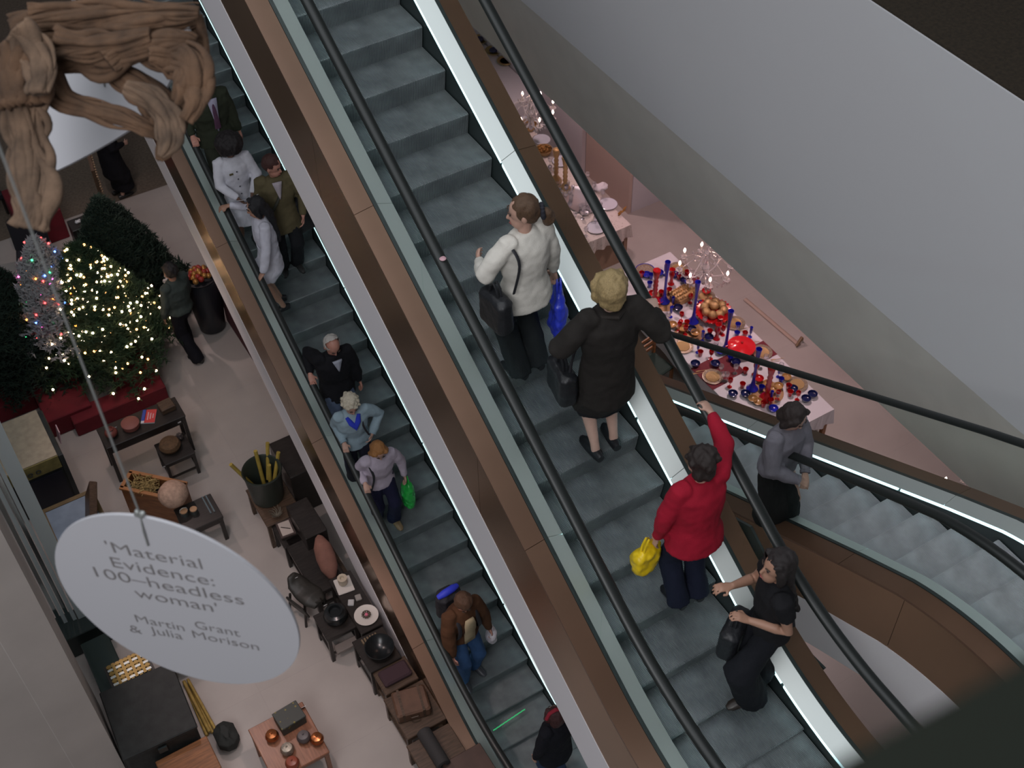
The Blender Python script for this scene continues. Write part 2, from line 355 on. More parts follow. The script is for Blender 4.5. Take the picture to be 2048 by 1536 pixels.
def person(label, foot, rz, H, sk='fair', feet=None, hands=None, lean=(0,0), drop=0, head=(0,0,0), hair=('short', (.05,.03,.02)), top=None, bottom=None, shoes=(.02,.02,.02), extras=None, curl=.5, build=1.0, group=None):
    PID[0] += 1; pid = PID[0]; k = H/1.70; foot = Vector(foot)
    root = thing('person', label, 'person', foot, rz, group)
    V = lambda x, y, z: Vector((x, y, z))*k
    Q = lambda p: Vector(p)*k
    PV = V(0, 0, .92-drop)
    RX = Matrix.Rotation(-lean[0], 3, 'X')@Matrix.Rotation(lean[1], 3, 'Y')
    RXh = Matrix.Rotation(-lean[0]*.5, 3, 'X')@Matrix.Rotation(lean[1]*.5, 3, 'Y')
    up = lambda x, y, z: PV+(RX if z > .2*1 else RXh)@V(x, y, z)       # torso point, z above pelvis
    SH = {-1: up(-.165*build, -.005, .475), 1: up(.165*build, -.005, .475)}
    feet = feet or ((-.09, 0, 0, -8), (.09, 0, 0, 8))
    NECK = up(0, -.005, .53); HC0 = NECK+RX@V(0, .02, .13)
    HM = Matrix.Rotation(head[0], 3, 'Z')@Matrix.Rotation(head[1], 3, 'X')@Matrix.Rotation(head[2], 3, 'Y')@RXh
    kh = k*1.10; HD = lambda x, y, z: HC0+HM@(Vector((x, y, z))*kh)
    legs = {}
    for sd, ft in zip((-1, 1), feet):
        hip = PV+V(.085*sd, 0, -.02); an = V(ft[0], ft[1]-.03, ft[2]+.085); a = R(ft[3]); fwd = Vector((-math.sin(-a), math.cos(a), 0)) if 0 else Vector((math.sin(a), math.cos(a), 0))
        kn, an = two_bone(hip, an, .43*k, .44*k, fwd+Vector((0,0,.15))); legs[sd] = (hip, kn, an, fwd)
    arms = {}
    hands = hands or {}
    for sd in (-1, 1):
        h = hands.get(sd, {}); wr = h.get('w')
        if wr is None: wr = V(.27*sd*build, .06, .80-drop)
        elif h.get('world'): wr = to_local(foot, rz, wr)
        else: wr = Q(wr)
        el, wr = two_bone(SH[sd], wr, .29*k, .27*k, Vector(h.get('hint', (.35*sd, -1, -.3))))
        fd = (wr-el).normalized(); hd = Vector(h.get('dir', fd)).normalized()
        pn = Vector(h.get('palm', (-sd*1.0, 0, -.2))); pn = (pn-hd*pn.dot(hd)); pn = pn.normalized() if pn.length > 1e-4 else hd.orthogonal()
        arms[sd] = (SH[sd], el, wr, hd, pn, h.get('curl', curl))
    # ---- body, one continuous surface
    b = MB(); bw = build
    b.loft([up(0,0,-.07), up(0,0,.0), up(0,.0,.12), up(0,.01,.30), up(0,.0,.42), up(0,-.01,.50)], [x*k for x in (.13,.155*bw,.128*bw,.15*bw,.15*bw,.06)], [x*k for x in (.09,.11*bw,.09*bw,.105*bw,.09*bw,.05)], side=RX@Vector((1,0,0)), n=16)
    b.loft([up(0,-.005,.46), NECK, HC0+HM@V(0,-.01,-.05)], [.056*k, .05*k, .052*k], n=12)
    b.ball(HD(0,-.008,.025), (.074*kh, .094*kh, .100*kh), 18, HM); b.ball(HD(0,.03,-.055), (.056*kh, .062*kh, .062*kh), 14, HM)
    b.loft([HD(0,.083,.02), HD(0,.103,-.02), HD(0,.09,-.032)], [.008*kh, .013*kh, .008*kh], n=8)
    for sd in (-1, 1): b.ball(HD(.076*sd,-.005,-.005), (.010*kh,.02*kh,.03*kh), 8, HM)
    for sd in (-1, 1):
        s_, e_, w_, hd, pn, cu = arms[sd]
        b.loft([s_+(PV-s_)*.04, s_, s_.lerp(e_, .5), e_, e_.lerp(w_, .3), w_], [x*k for x in (.05,.052,.045,.038,.040,.026)], n=12)
        ac = hd.cross(pn)*sd
        b.loft([w_-hd*.01*k, w_+hd*.03*k, w_+hd*.075*k, w_+hd*.092*k], [x*k for x in (.026,.038,.042,.036)], [x*k for x in (.020,.017,.015,.011)], side=ac, n=10)
        for i, (o_, L) in enumerate(((-.031,.058), (-.0105,.072), (.0105,.075), (.031,.066))):
            p0 = w_+(hd*.082+ac*o_)*k; d1 = (hd*math.cos(cu)+pn*math.sin(cu)+ac*o_*2.2).normalized(); d2 = (hd*math.cos(cu*2.2)+pn*math.sin(cu*2.2)+ac*o_*1.5).normalized()
            b.loft([p0, p0+d1*L*.5*k, p0+(d1*.5+d2*.5)*L*k], [.0095*k,.0088*k,.007*k], n=6)
        th = w_+(hd*.03+ac*.034)*k; td = (hd*.6+ac*.7+pn*.35).normalized(); b.loft([th-ac*.012*k, th+td*.035*k, th+(td*.03+hd*.035+pn*.01)*k], [.013*k,.011*k,.008*k], n=7)
        h_, kn, an, fw = legs[sd]
        b.loft([h_, h_.lerp(kn,.5), kn, kn.lerp(an,.32), an+(kn-an)*.12, an-Vector((0,0,.02*k))], [x*k for x in (.082*bw,.072*bw,.052,.055,.034,.034)], n=14)
        b.loft([an+fw*-.055*k+Vector((0,0,-.05*k)), an+Vector((0,0,-.042*k)), an+fw*.09*k+Vector((0,0,-.055*k)), an+fw*.165*k+Vector((0,0,-.066*k))], [x*k for x in (.028,.036,.042,.028)], [x*k for x in (.03,.036,.026,.014)], side=Vector((0,0,1)).cross(fw), n=10)
    inst(remesh(b, .0078, 'body', skin(sk), 3), 'body', root)
    # ---- face
    for sd in (-1, 1):
        MB().ball(HD(.031*sd,.081,.022), (.011*kh,.006*kh,.006*kh), 8, HM).build('eye', mat('eye_dark', (.03,.02,.02), .3), root, True)
        MB().loft([HD(.016*sd,.092,.040), HD(.033*sd,.089,.046), HD(.048*sd,.078,.040)], .0045*kh, n=5).build('eyebrow', mat('brow', (.06,.04,.03), .8), root, True)
    MB().loft([HD(-.024,.082,-.062), HD(0,.094,-.060), HD(.024,.082,-.062)], [.003*kh,.006*kh,.003*k], n=6).build('mouth', mat('lips', (.33,.10,.09), .5), root, True)
    # ---- hair
    st, hc = hair[0], hair[1]; hm = mat('hair_%02d' % pid, hc, .55, var=.35, vscale=40, stretch=(6,6,1), bump=.5, bscale=60)
    h = MB(); big = hair[2] if len(hair) > 2 else 1
    h.ball(HD(0,-.022,.038), (.086*kh*big, .096*kh*big, .103*kh*big), 20, HM)
    if st in ('bob', 'long', 'girl', 'full', 'parted'):
        for sd in (-1, 1): h.loft([HD(.055*sd,.045,.10), HD(.082*sd,.02,.04), HD(.086*sd,.0,-.035), HD(.075*sd,-.01,-.085)], [x*kh for x in (.025,.03,.032,.02)], n=10)
        h.ball(HD(0,-.06,-.03), (.08*kh,.055*kh,.085*kh), 16, HM)
    if st == 'afro': h.ball(HD(0,-.02,.05), (.155*kh,.15*kh,.14*kh), 20, HM)
    if st == 'curly':
        for i in range(26):
            g = i*2.4; e = .2+1.2*(i/26); h.ball(HD(.09*math.cos(g)*math.cos(e), -.03+.10*math.sin(g)*math.cos(e), .03+.11*math.sin(e)), .03*kh, 8)
        h.ball(HD(0,-.06,-.02), (.085*kh,.06*kh,.08*kh), 14, HM)
    if st in ('long', 'girl'):
        L = .42 if st == 'long' else .40; back = up(0, -.15, .15 if st == 'long' else .12)
        h.loft([HD(0,-.04,.03), HD(0,-.075,-.06), HD(0,-.085,-.14)+RX@V(0,-.01,0), back], [x*kh for x in (.085,.088,.085,.045)], [x*kh for x in (.06,.05,.042,.02)], side=HM@Vector((1,0,0)), n=14)
    if st == 'pony':
        h.ball(HD(0,-.055,-.01), (.075*kh,.055*kh,.075*kh), 14, HM); h.loft([HD(0,-.105,-.02), HD(.02,-.15,-.05), HD(.03,-.155,-.11), HD(.035,-.135,-.16)], [x*kh for x in (.025,.042,.046,.02)], n=12)
    hme = remesh(h, .0105, 'hair', hm, 2, .010*kh if st not in ('afro','curly') else .014*kh, 26, pid, (1,1,.5))
    cut = .052 if st not in ('balding',) else .075
    # trim the hair away from the face
    bm_ = bmesh.new(); bm_.from_mesh(hme); inv = HM.inverted(); dl = []
    for v in bm_.verts:
        q = inv@(v.co-HC0)/kh
        fr = .058-.35*max(0, q.z-.05)*0
        if q.y > .040 and q.z < .075 and abs(q.x) < .069 and st != 'none': dl.append(v)
        elif st in ('short','balding') and q.y > -.01 and q.z < .03 and abs(q.x) < .2: dl.append(v)
        elif st == 'balding' and q.z > .085 and q.y > -.03 : dl.append(v)
    bmesh.ops.delete(bm_, geom=dl, context='VERTS'); bm_.to_mesh(hme); bm_.free(); ho = inst(hme, 'hair', root)
    if st == 'pony':
        s_ = MB()
        for i in range(12): g = i*math.pi/6; s_.ball(HD(.02+.04*math.cos(g), -.125, -.03+.04*math.sin(g)), .02*kh, 8)
        s_.build('hair_scrunchie', mat('scrunchie', (.02,.02,.03), .8), root, True)
    # ---- bottoms
    if bottom:
        kind, bc = bottom[0], bottom[1]; bm2 = bc if not isinstance(bc, tuple) else cloth('%s_%02d' % (kind, pid), bc)
        c = MB()
        if kind == 'trousers':
            fl = bottom[2] if len(bottom) > 2 else 1
            c.loft([up(0,0,-.12), up(0,0,-.03), up(0,0,.10)], [x*k*bw for x in (.15,.175,.145)], [x*k*bw for x in (.11,.125,.11)], side=(1,0,0), n=18)
            for sd in (-1, 1):
                h_, kn, an, fw = legs[sd]
                c.loft([h_+Vector((0,0,.02*k)), h_.lerp(kn,.5), kn, kn.lerp(an,.5), an+Vector((0,0,-.045*k))-fw*.01], [x*k for x in (.10*bw,.09*bw,.075*fl,.072*fl,.075*fl)], n=16)
        else:   # skirt hanging from the waist to a hem height
            hem, wd = bottom[2], bottom[3]; zz = (PV.z/k)-.0; mid = (legs[-1][1]+legs[1][1])/2; fm = (legs[-1][2]+legs[1][2])/2
            cen = lambda z: Vector(((mid.x*.6+fm.x*.2), (mid.y*.6 if z < zz-.25 else mid.y*.25), z*k))
            lv = [zz+.12, zz, zz-.15, (zz-.15+hem)/2, hem]
            c.loft([up(0,0,.12), up(0,0,0), cen(lv[2])*.5+up(0,0,-.15)*.5, cen(lv[3]), cen(lv[4])], [x*k for x in (.135*bw,.175*bw,.185*bw,.19*bw*(.5+.5*wd),.19*bw*wd)], [x*k for x in (.10*bw,.13*bw,.14*bw,.15*bw*(.5+.5*wd),.155*bw*wd)], side=(1,0,0), n=20)
        inst(remesh(c, .014*k, kind, bm2, 3, .011*k, 9, pid, (1.4,1.4,.5)), kind, root)
    # ---- tops
    if top:
        kind, tc = top[0], top[1]; o_ = dict(hem=-.02, wide=1.0, sleeve=1.0, hemw=1.0, puff=1.0); o_.update(top[2] if len(top) > 2 else {})
        tm = tc if not isinstance(tc, tuple) else cloth('%s_%02d' % (kind, pid), tc); c = MB(); wd = o_['wide']*bw
        hem = o_['hem']; hw = o_['hemw']
        lv = [hem, min(hem+.12, .04) if hem < -.1 else hem+.05, .10, .26, .40, .475, .525]
        rxs = [.185*hw, .182*(hw*.5+.5), .158, .182, .192, .135, .068]; rys = [.140*hw, .138*(hw*.5+.5), .120, .135, .122, .085, .062]
        pts = [up(0, 0, z) for z in lv]
        if hem < -.3: # long coat or dress follows the legs
            mid = (legs[-1][1]+legs[1][1])/2; pts[0] = Vector((mid.x*.7, mid.y*.7, PV.z+hem*k))
        c.loft(pts, [x*k*wd for x in rxs], [x*k*wd for x in rys], side=RX@Vector((1,0,0)), n=20)
        for sd in (-1, 1):
            s_, e_, w_ = arms[sd][:3]; sl = o_['sleeve']; P = [s_+(up(0,0,.44)-s_)*.25, s_, s_.lerp(e_,.5), e_]; r_ = [.066*wd,.067*wd,.063*o_['puff']*wd,.060*o_['puff']*wd]
            if sl > .6: P += [e_.lerp(w_,.5), e_.lerp(w_,.97)]; r_ += [.055*o_['puff'],.042]
            elif sl < .3: P = P[:2]+[s_.lerp(e_,.5)]; r_ = [.075,.074,.07]
            if sl > .02: c.loft(P, [x*k for x in r_], n=14)
        inst(remesh(c, .0135*k, kind, tm, 3, .012*k, 8, pid+9), kind, root)
        if o_.get('collar'):
            cm = cloth('collar_%02d' % pid, o_['collar']); q = MB()
            q.loft([up(-.075,-.02,.50), up(-.062,.05,.50), up(-.03,.095,.44), up(0,.118,.36)], [.018*k]*4, [.010*k]*4, n=8); q.loft([up(.075,-.02,.50), up(.062,.05,.50), up(.03,.095,.44), up(0,.118,.36)], [.018*k]*4, [.010*k]*4, n=8)
            q.loft([up(-.07,-.02,.50), up(0,-.075,.52), up(.07,-.02,.50)], [.02*k]*3, [.012*k]*3, n=8); q.build('collar', cm, root, True)
        if o_.get('front'):   # open jacket: shirt panel
            q = MB(); yb = .128; zb_ = o_['front'][2] if len(o_['front']) > 2 else .10
            def vp(x, z): return up(x, (yb*wd+.012 if z < .30 else yb*wd+.012-(z-.30)*.18), z)
            if o_['front'][1] == 'v':
                rows = [zb_+(.515-zb_)*i/5 for i in range(6)]; wv = [.006+.05*i/5 for i in range(6)]
            else: rows = [hem+.02+(.46-hem-.02)*i/5 for i in range(6)]; wv = [.07]*5+[.05]
            q.add([vp(sx*w3, z) for z, w3 in zip(rows, wv) for sx in (-1, 0, 1)], [(i*3+j, i*3+j+1, i*3+j+4, i*3+j+3) for i in range(5) for j in range(2)])
            so = q.build('shirt', cloth('shirt_%02d' % pid, o_['front'][0]), root, True)
            sm = so.modifiers.new('t', 'SOLIDIFY'); sm.thickness = .02; sm.offset = -1
        if o_.get('buttons'):
            for i in range(o_['buttons']): MB().ball(up(0, .142*wd, .38-.11*i), (.011*k,.006*k,.011*k), 8).build('button', mat('button_dark', (.08,.08,.10), .4), root, True)
        if o_.get('belt'):
            MB().loft([up(0,0,.085), up(0,0,.12)], .165*k*wd, .128*k*wd, side=(1,0,0), n=20).build('belt', tm, root, True)
        if o_.get('cuff'):
            for sd in (-1, 1): s_, e_, w_ = arms[sd][:3]; MB().loft([e_.lerp(w_,.9), e_.lerp(w_,1.0)], .046*k, n=12).build('cuff', cloth('cuff_%02d' % pid, o_['cuff']), root, True)
    # ---- shoes
    if shoes:
        smt = mat('shoe_%02d' % pid, shoes, .4)
        for sd in (-1, 1):
            h_, kn, an, fw = legs[sd]; z = Vector((0,0,1)); base = an-z*.085*k
            s_ = MB().loft([base-fw*.075*k+z*.040*k, base-fw*.03*k+z*.046*k, base+fw*.07*k+z*.038*k, base+fw*.16*k+z*.026*k, base+fw*.195*k+z*.018*k], [x*k for x in (.030,.043,.050,.044,.02)], [x*k for x in (.038,.045,.036,.025,.015)], side=z.cross(fw), n=12)
            s_.build('shoe', smt, root, True)
    if extras: extras(root, dict(up=up, HD=HD, arms=arms, k=k, legs=legs, PV=PV, HM=HM))
    return root, arms
def strap(root, pts, name='bag_strap', r=.014, col=(.02,.02,.025)):
    c = [Vector(p) for p in pts]; out = []
    for i in range(len(c)-1):
        a, b_, p0, p3 = c[i], c[i+1], c[max(i-1,0)], c[min(i+2,len(c)-1)]
        for j in range(5): t = j/5; out.append(.5*((2*a)+(b_-p0)*t+(2*p0-5*a+4*b_-p3)*t*t+(3*a-p0-3*b_+p3)*t**3))
    out.append(c[-1]); return MB().loft(out, r, r*.5, n=8).build(name, mat('strap_%.2f_%.2f' % col[:2], col, .6), root, True)
def bag(label, top, size, col, rz=0, rough=.5, kind='plastic', seed=1, group=None):
    """top: world point of the handles in the hand; size (w, d, h)"""
    w_, d_, h_ = size; o = thing('shopping_bag' if kind == 'plastic' else 'handbag', label, 'bag', Vector(top)-Vector((0,0,h_+.10)), rz, group); m_ = mat('bag_%d_%s' % (seed, kind), col, rough, var=.25, vscale=10, bump=.5, bscale=30)
    b = MB()
    if kind == 'plastic': b.loft([(0,0,0.01),(0,0,.05),(0,0,h_*.45),(0,0,h_*.8),(0,0,h_)], [w_*.36,w_*.48,w_*.52,w_*.44,w_*.2], [d_*.4,d_*.5,d_*.5,d_*.4,d_*.15], n=20)
    else: b.bevbox((0,0,h_/2), (w_, d_, h_), .03)
    me = remesh(b, .012, 'body', m_, 2, .03 if kind == 'plastic' else .008, 9, seed); inst(me, 'body', o)
    for sd in (-1, 1): MB().tube([(-w_*.18, sd*.012, h_*.93), (-w_*.12, sd*.014, h_+.06), (0, sd*.012, h_+.10), (w_*.12, sd*.014, h_+.06), (w_*.18, sd*.012, h_*.93)], .008 if kind == 'plastic' else .010, 7).build('handle', m_, o, True)
    return o
def on_step(E, px, py, H=0):
    """point of the step surface of escalator E seen at a pixel (H: the pixel shows a point H above the step)"""
    r_ = ray(px, py); best = None; t = 4.0
    for i in range(6000):
        t += .004; p = CAMP+r_*t; u = (p.y-E['yc'])*E['sg']
        ns = E['noses']; lo = 0
        if u < ns[0] or u > ns[-1]: continue
        import bisect
        kk = bisect.bisect_right(ns, u)-1; z = E['z'](ns[kk])
        if p.z-H <= z: return Vector((p.x, p.y, z))
    return p
PI = math.pi
def rail(E, side, u_y, dz=.012): # point on top of a handrail at world y
    u = (u_y-E['yc'])*E['sg']; x = (E['xr']+E['gl']+.008) if side > 0 else (E['xl']-E['gl']-.008); return Vector((x, u_y, E['z'](u)+1.018+dz))
def rail_px(E, side, px, py):
    x = (E['xr']+E['gl']) if side > 0 else (E['xl']-E['gl']); return rail(E, side, onx(px, py, x).y)
BLACK = (.012,.013,.016)
# 1 white jacket
f = on_step(MAIN, 1052, 738); 
def ex1(root, J):
    up = J['up']; strap(root, [up(-.17,.10,.30), up(-.19,.05,.46), up(-.17,-.06,.48), up(-.16,-.14,.36), up(-.20,-.12,.10)])
    for i in range(2): MB().ball(up(.0,-.15,.30-.01*i), .001, 6)
p_, A = person('woman in a white jacket with a ponytail standing on the upper escalator', f, R(8), 1.58, 'fair', hands={-1: dict(w=(-.22,.26,1.10), hint=(-.9,-.6,-.4)), 1: dict(w=(.30,.02,.84))}, head=(R(55), -.15, 0), hair=('pony', (.10,.055,.03)), top=('jacket', (.66,.63,.57), dict(hem=-.16, wide=1.12, hemw=1.12, puff=1.05)), bottom=('trousers', (.016,.02,.022), 1.25), shoes=BLACK, extras=ex1)
h1 = f+Matrix.Rotation(R(8),3,'Z')@A[1][2]
bag('blue plastic shopping bag hanging from the white-jacketed woman', h1+Vector((.03,-.02,-.07)), (.30,.12,.42), (.03,.05,.55), R(60), .3, seed=2)
bag('black shoulder bag at the side of the woman in the white jacket', f+Matrix.Rotation(R(8),3,'Z')@Vector((-.30,-.06,1.08)), (.28,.13,.30), BLACK, R(95), .5, 'hand', 3)
# 2 black coat
f = on_step(MAIN, 1205, 893)
def ex2(root, J): 
    up = J['up']; strap(root, [up(-.21,.05,.20), up(-.24,.06,.06), up(-.26,.05,-.08)], r=.012)
    MB().loft([up(-.08,-.03,.49), up(0,-.10,.51), up(.08,-.03,.49)], [.03]*3, [.02]*3, n=8).build('collar', cloth('coat_collar', (.03,.025,.022)), root, True)
p_, A = person('blonde woman in a knee-length black coat standing on the upper escalator', f, R(-6), 1.70, 'pale', feet=((-.085,-.02,0,-4),(.085,.02,0,6)), hands={1: dict(w=rail_px(MAIN, 1, 1306, 640)+Vector((-.02,-.03,.03)), world=1, hint=(.5,-1,-.8), dir=(.2,1,.3), palm=(0,0,-1), curl=.7), -1: dict(w=(-.24,.20,1.02), hint=(-1,-.5,-.2))}, head=(R(-12), .05, 0), hair=('full', (.36,.26,.12), 1.12), top=('coat', (.022,.019,.017), dict(hem=-.42, wide=1.18, hemw=1.05, puff=1.15)), bottom=('skirt', (.012,.012,.014), .42, 1.05), shoes=BLACK, extras=ex2)
bag('black handbag on the arm of the blonde woman in the black coat', f+Vector((-.26,.16,.98)), (.30,.14,.30), BLACK, R(80), .45, 'hand', 4)
# 3 red jacket
f = on_step(MAIN, 1370, 1192)
hr = rail_px(MAIN, 1, 1405, 812)
p_, A = person('dark-haired woman in a red jacket reaching up to the handrail', f, R(-4), 1.54, 'fair', hands={1: dict(w=hr+Vector((-.02,-.10,.00)), world=1, hint=(1,-.3,-.6), dir=(-.1,1,.35), palm=(-.3,0,-1), curl=.7), -1: dict(w=(-.27,.10,.86), hint=(-1,-.6,-.2), palm=(1,0,-.3))}, lean=(.12,.05), head=(R(-6), .0, 0), hair=('curly', (.022,.014,.012)), top=('jacket', (.33,.008,.026), dict(hem=-.14, wide=1.16, hemw=1.14, puff=1.1)), bottom=('trousers', (.010,.013,.03), 1.2), shoes=BLACK)
h1 = f+Matrix.Rotation(R(-4),3,'Z')@A[-1][2]
bag('crumpled yellow plastic bag held by the woman in red', h1+Vector((-.06,.02,-.0)), (.30,.17,.20), (.75,.52,.01), R(20), .35, seed=5)
# 4 long-haired woman leaning on the balustrade
f = on_step(MAIN, 1512, 1368)
def ex4(root, J): strap(root, [J['up'](.10,.10,.10), J['up'](.16,.05,.40), J['up'](.08,-.08,.47), J['up'](-.12,-.12,.1)], r=.012)
p_, A = person('long-haired woman in black leaning against the upper escalator balustrade', f, R(62), 1.62, 'tan', feet=((-.12,.10,0,-20),(.08,.0,0,10)), hands={-1: dict(w=(-.13,.21,1.12), hint=(-.3,-.6,-1), dir=(.2,1,.5), palm=(0,0,-1)), 1: dict(w=(.10,.30,1.20), hint=(.5,-.3,-1), dir=(-.2,1,.2), palm=(0,0,-1))}, lean=(.06,.0), drop=.03, head=(R(14), .12, 0), hair=('long', (.018,.013,.013), 1.06), top=('shirt', (.010,.010,.012), dict(hem=-.06, wide=1.02, sleeve=.2)), bottom=('trousers', (.009,.010,.014), 1.7), shoes=(.03,.02,.015), extras=ex4)
bag('black shoulder bag beside the long-haired woman in black', f+Vector((-.16,.16,.86)), (.30,.14,.32), BLACK, R(30), .5, 'hand', 6)
# 5 green suit
f = on_step(LOW, 402, 140, 1.80)
def ex5(root, J):
    up = J['up']; MB().loft([up(0,.142,.46), up(.002,.165,.40), up(0,.176,.26), up(0,.178,.14)], [.016,.022,.034,.038], [.01]*4, side=(1,0,0), n=8).build('tie', cloth('tie', (.10,.045,.085)), root, True)
p_, A = person('man in a green suit with a purple tie riding the lower escalator', f, PI, 1.80, 'ruddy', hands={1: dict(w=rail_px(LOW, -1, 392, 298)+Vector((.02,.05,.03)), world=1, hint=(.15,-1,-.3), dir=(.1,1,-.4), palm=(0,0,-1))}, lean=(.06,0), head=(R(10), -.25, 0), hair=('short', (.10,.06,.03)), top=('suit_jacket', (.030,.036,.022), dict(hem=-.14, wide=1.16, hemw=1.05, collar=(.028,.034,.02), front=((.40,.38,.50), 'v'))), bottom=('trousers', (.026,.03,.02), 1.1), extras=ex5)
# 6 white dress, reading
f = on_step(LOW, 452, 268, 1.70)
p_, A = person('woman in a white button-front dress reading a leaflet on the lower escalator', f, R(176), 1.66, 'brown', hands={1: dict(w=(.08,.30,1.02), hint=(1,-.6,-.5), palm=(-1,0,.4)), -1: dict(w=(-.10,.30,1.03), hint=(-1,-.6,-.5), palm=(1,0,.4))}, head=(0, -.75, 0), hair=('afro', (.010,.007,.008)), top=('dress', (.62,.62,.68), dict(hem=-.46, wide=1.08, hemw=1.02, collar=(.62,.62,.68), buttons=5)), bottom=('skirt', (.58,.60,.67), .50, .95), shoes=BLACK, extras=lambda root, J: MB().box(J['up'](.07,.146,.36), (.045,.012,.02)).build('name_badge', mat('badge', (.10,.08,.03), .4), root))
pp = thing('leaflet', 'printed white leaflet held open by the woman in the white dress', 'paper', f+Matrix.Rotation(R(176),3,'Z')@Vector((0,.37,1.00)), R(176))
MB().box((-.075,0,.03), (.15,.20,.003), (R(35),R(14),0)).build('page', mat('paper', (.68,.68,.70), .8, fn=spots_fn(26, (.68,.68,.72), (.25,.22,.25), .12)), pp); MB().box((.075,0,.03), (.15,.20,.003), (R(35),R(-14),0)).build('page', MATS['paper'], pp)
# 7 khaki jacket
f = on_step(LOW, 545, 334, 1.74)
def ex7(root, J): up = J['up']; strap(root, [up(-.16,-.13,.2), up(-.13,-.06,.49), up(-.02,.13,.36), up(.13,.165,.12), up(.24,.08,-.06)], r=.02, col=(.03,.03,.02))
p_, A = person('man in a khaki jacket with a shoulder bag looking aside on the lower escalator', f, R(170), 1.72, 'ruddy', hands={-1: dict(w=(-.22,.20,.92), hint=(-1,-.6,-.4)), 1: dict(w=(.27,.02,.82))}, head=(R(48), -.25, 0), hair=('short', (.06,.022,.018), 1.05), top=('jacket', (.115,.095,.05), dict(hem=-.24, wide=1.16, hemw=1.1, front=((.45,.40,.44), 'v', .30))), bottom=('trousers', BLACK, 1.1), extras=ex7)
bag('large black bag slung beside the man in the khaki jacket', f+Vector((.25,.02,1.12)), (.34,.20,.50), BLACK, R(10), .6, 'hand', 7)
# 8 white dress, long dark hair
f = on_step(LOW, 562, 616)
p_, A = person('young woman in a belted white dress with long dark hair holding the handrail', f, R(80), 1.70, 'tan', hands={1: dict(w=rail_px(LOW, -1, 466, 465)+Vector((.03,0,.03)), world=1, hint=(1,-.4,-.6), palm=(0,0,-1), dir=(.1,1,-.1)), -1: dict(w=rail_px(LOW, -1, 527, 572)+Vector((.05,.03,.03)), world=1, hint=(-1,-.6,-.4), palm=(0,0,-1), dir=(-.2,.8,-.6))}, lean=(.04,0), head=(R(-6), -.25, 0), hair=('girl', (.010,.010,.013)), top=('dress', (.60,.60,.68), dict(hem=-.34, wide=1.0, hemw=1.06, belt=1)), bottom=('skirt', (.60,.60,.68), .56, 1.0), shoes=BLACK)
# 9 old man, black coat
f = on_step(LOW, 655, 664, 1.74)
p_, A = person('white-haired man in a black coat and jeans holding the lower handrail', f, R(178), 1.74, 'ruddy', hands={1: dict(w=rail_px(LOW, -1, 633, 806)+Vector((.02,.06,.03)), world=1, hint=(.1,-1,-.3), palm=(0,0,-1), dir=(.1,1,-.5))}, lean=(.10,0), head=(R(4), -.62, 0), hair=('balding', (.55,.52,.48)), top=('coat', (.009,.009,.012), dict(hem=-.22, wide=1.16, hemw=1.06, puff=1.15, collar=(.012,.012,.014), front=((.40,.42,.50), 'v', .36))), bottom=('trousers', (.09,.12,.19), 1.15), shoes=(.03,.02,.02))
# 10 elderly woman in light blue
f = on_step(LOW, 694, 786, 1.60)
def ex10(root, J): up = J['up']; strap(root, [up(-.14,-.12,.3), up(-.13,-.02,.49), up(-.10,.13,.34), up(-.16,.15,.10)], r=.012); MB().loft([up(-.075,.06,.50), up(-.045,.125,.44), up(0,.155,.385), up(.045,.125,.44), up(.075,.06,.50)], [.022,.032,.045,.032,.022], [.016]*5, n=10).build('scarf', cloth('scarf_blue', (.03,.05,.50)), root, True)
p_, A = person('elderly woman in a pale blue cardigan with a blue scarf on the lower escalator', f, R(172), 1.58, 'fair', hands={1: dict(w=rail_px(LOW, -1, 698, 935)+Vector((.02,.05,.03)), world=1, hint=(.1,-1,-.3), palm=(0,0,-1), dir=(.1,1,-.5)), -1: dict(w=(-.20,.16,1.02), hint=(-1,-.5,-.3))}, lean=(.12,0), head=(R(6), -.45, 0), hair=('curly', (.62,.56,.44)), top=('cardigan', (.30,.40,.46), dict(hem=-.12, wide=1.10, hemw=1.06, puff=1.1, cuff=(.25,.34,.40))), bottom=('trousers', (.012,.012,.025), 1.2), shoes=BLACK, extras=ex10)
# 11 lilac jacket
f = on_step(LOW, 745, 868, 1.60)
def ex11(root, J): up = J['up']; strap(root, [up(.14,-.13,.3), up(.16,-.02,.49), up(.12,.14,.30), up(.16,.16,.0)], r=.015)
p_, A = person('ginger-haired woman in a pale lilac jacket stepping down the lower escalator', f, R(176), 1.60, 'fair', feet=((-.10,.10,0,-6),(.09,-.02,0,6)), hands={1: dict(w=rail_px(LOW, -1, 737, 1010)+Vector((.03,.05,.03)), world=1, hint=(.1,-1,-.3), palm=(0,0,-1), dir=(.1,1,-.6)), -1: dict(w=(-.30,.10,.86), hint=(-1,-.6,-.4))}, lean=(.20,0), head=(R(-4), -.55, 0), hair=('parted', (.36,.16,.05)), top=('jacket', (.48,.42,.50), dict(hem=-.10, wide=1.08, hemw=1.05, puff=1.05)), bottom=('trousers', (.012,.013,.04), 1.15), shoes=(.25,.16,.08), extras=ex11)
h1 = f+Matrix.Rotation(R(176),3,'Z')@A[-1][2]
bag('green plastic bag hanging from the woman in the lilac jacket', h1+Vector((.02,0,-.04)), (.24,.16,.42), (.02,.42,.06), R(80), .3, seed=8)
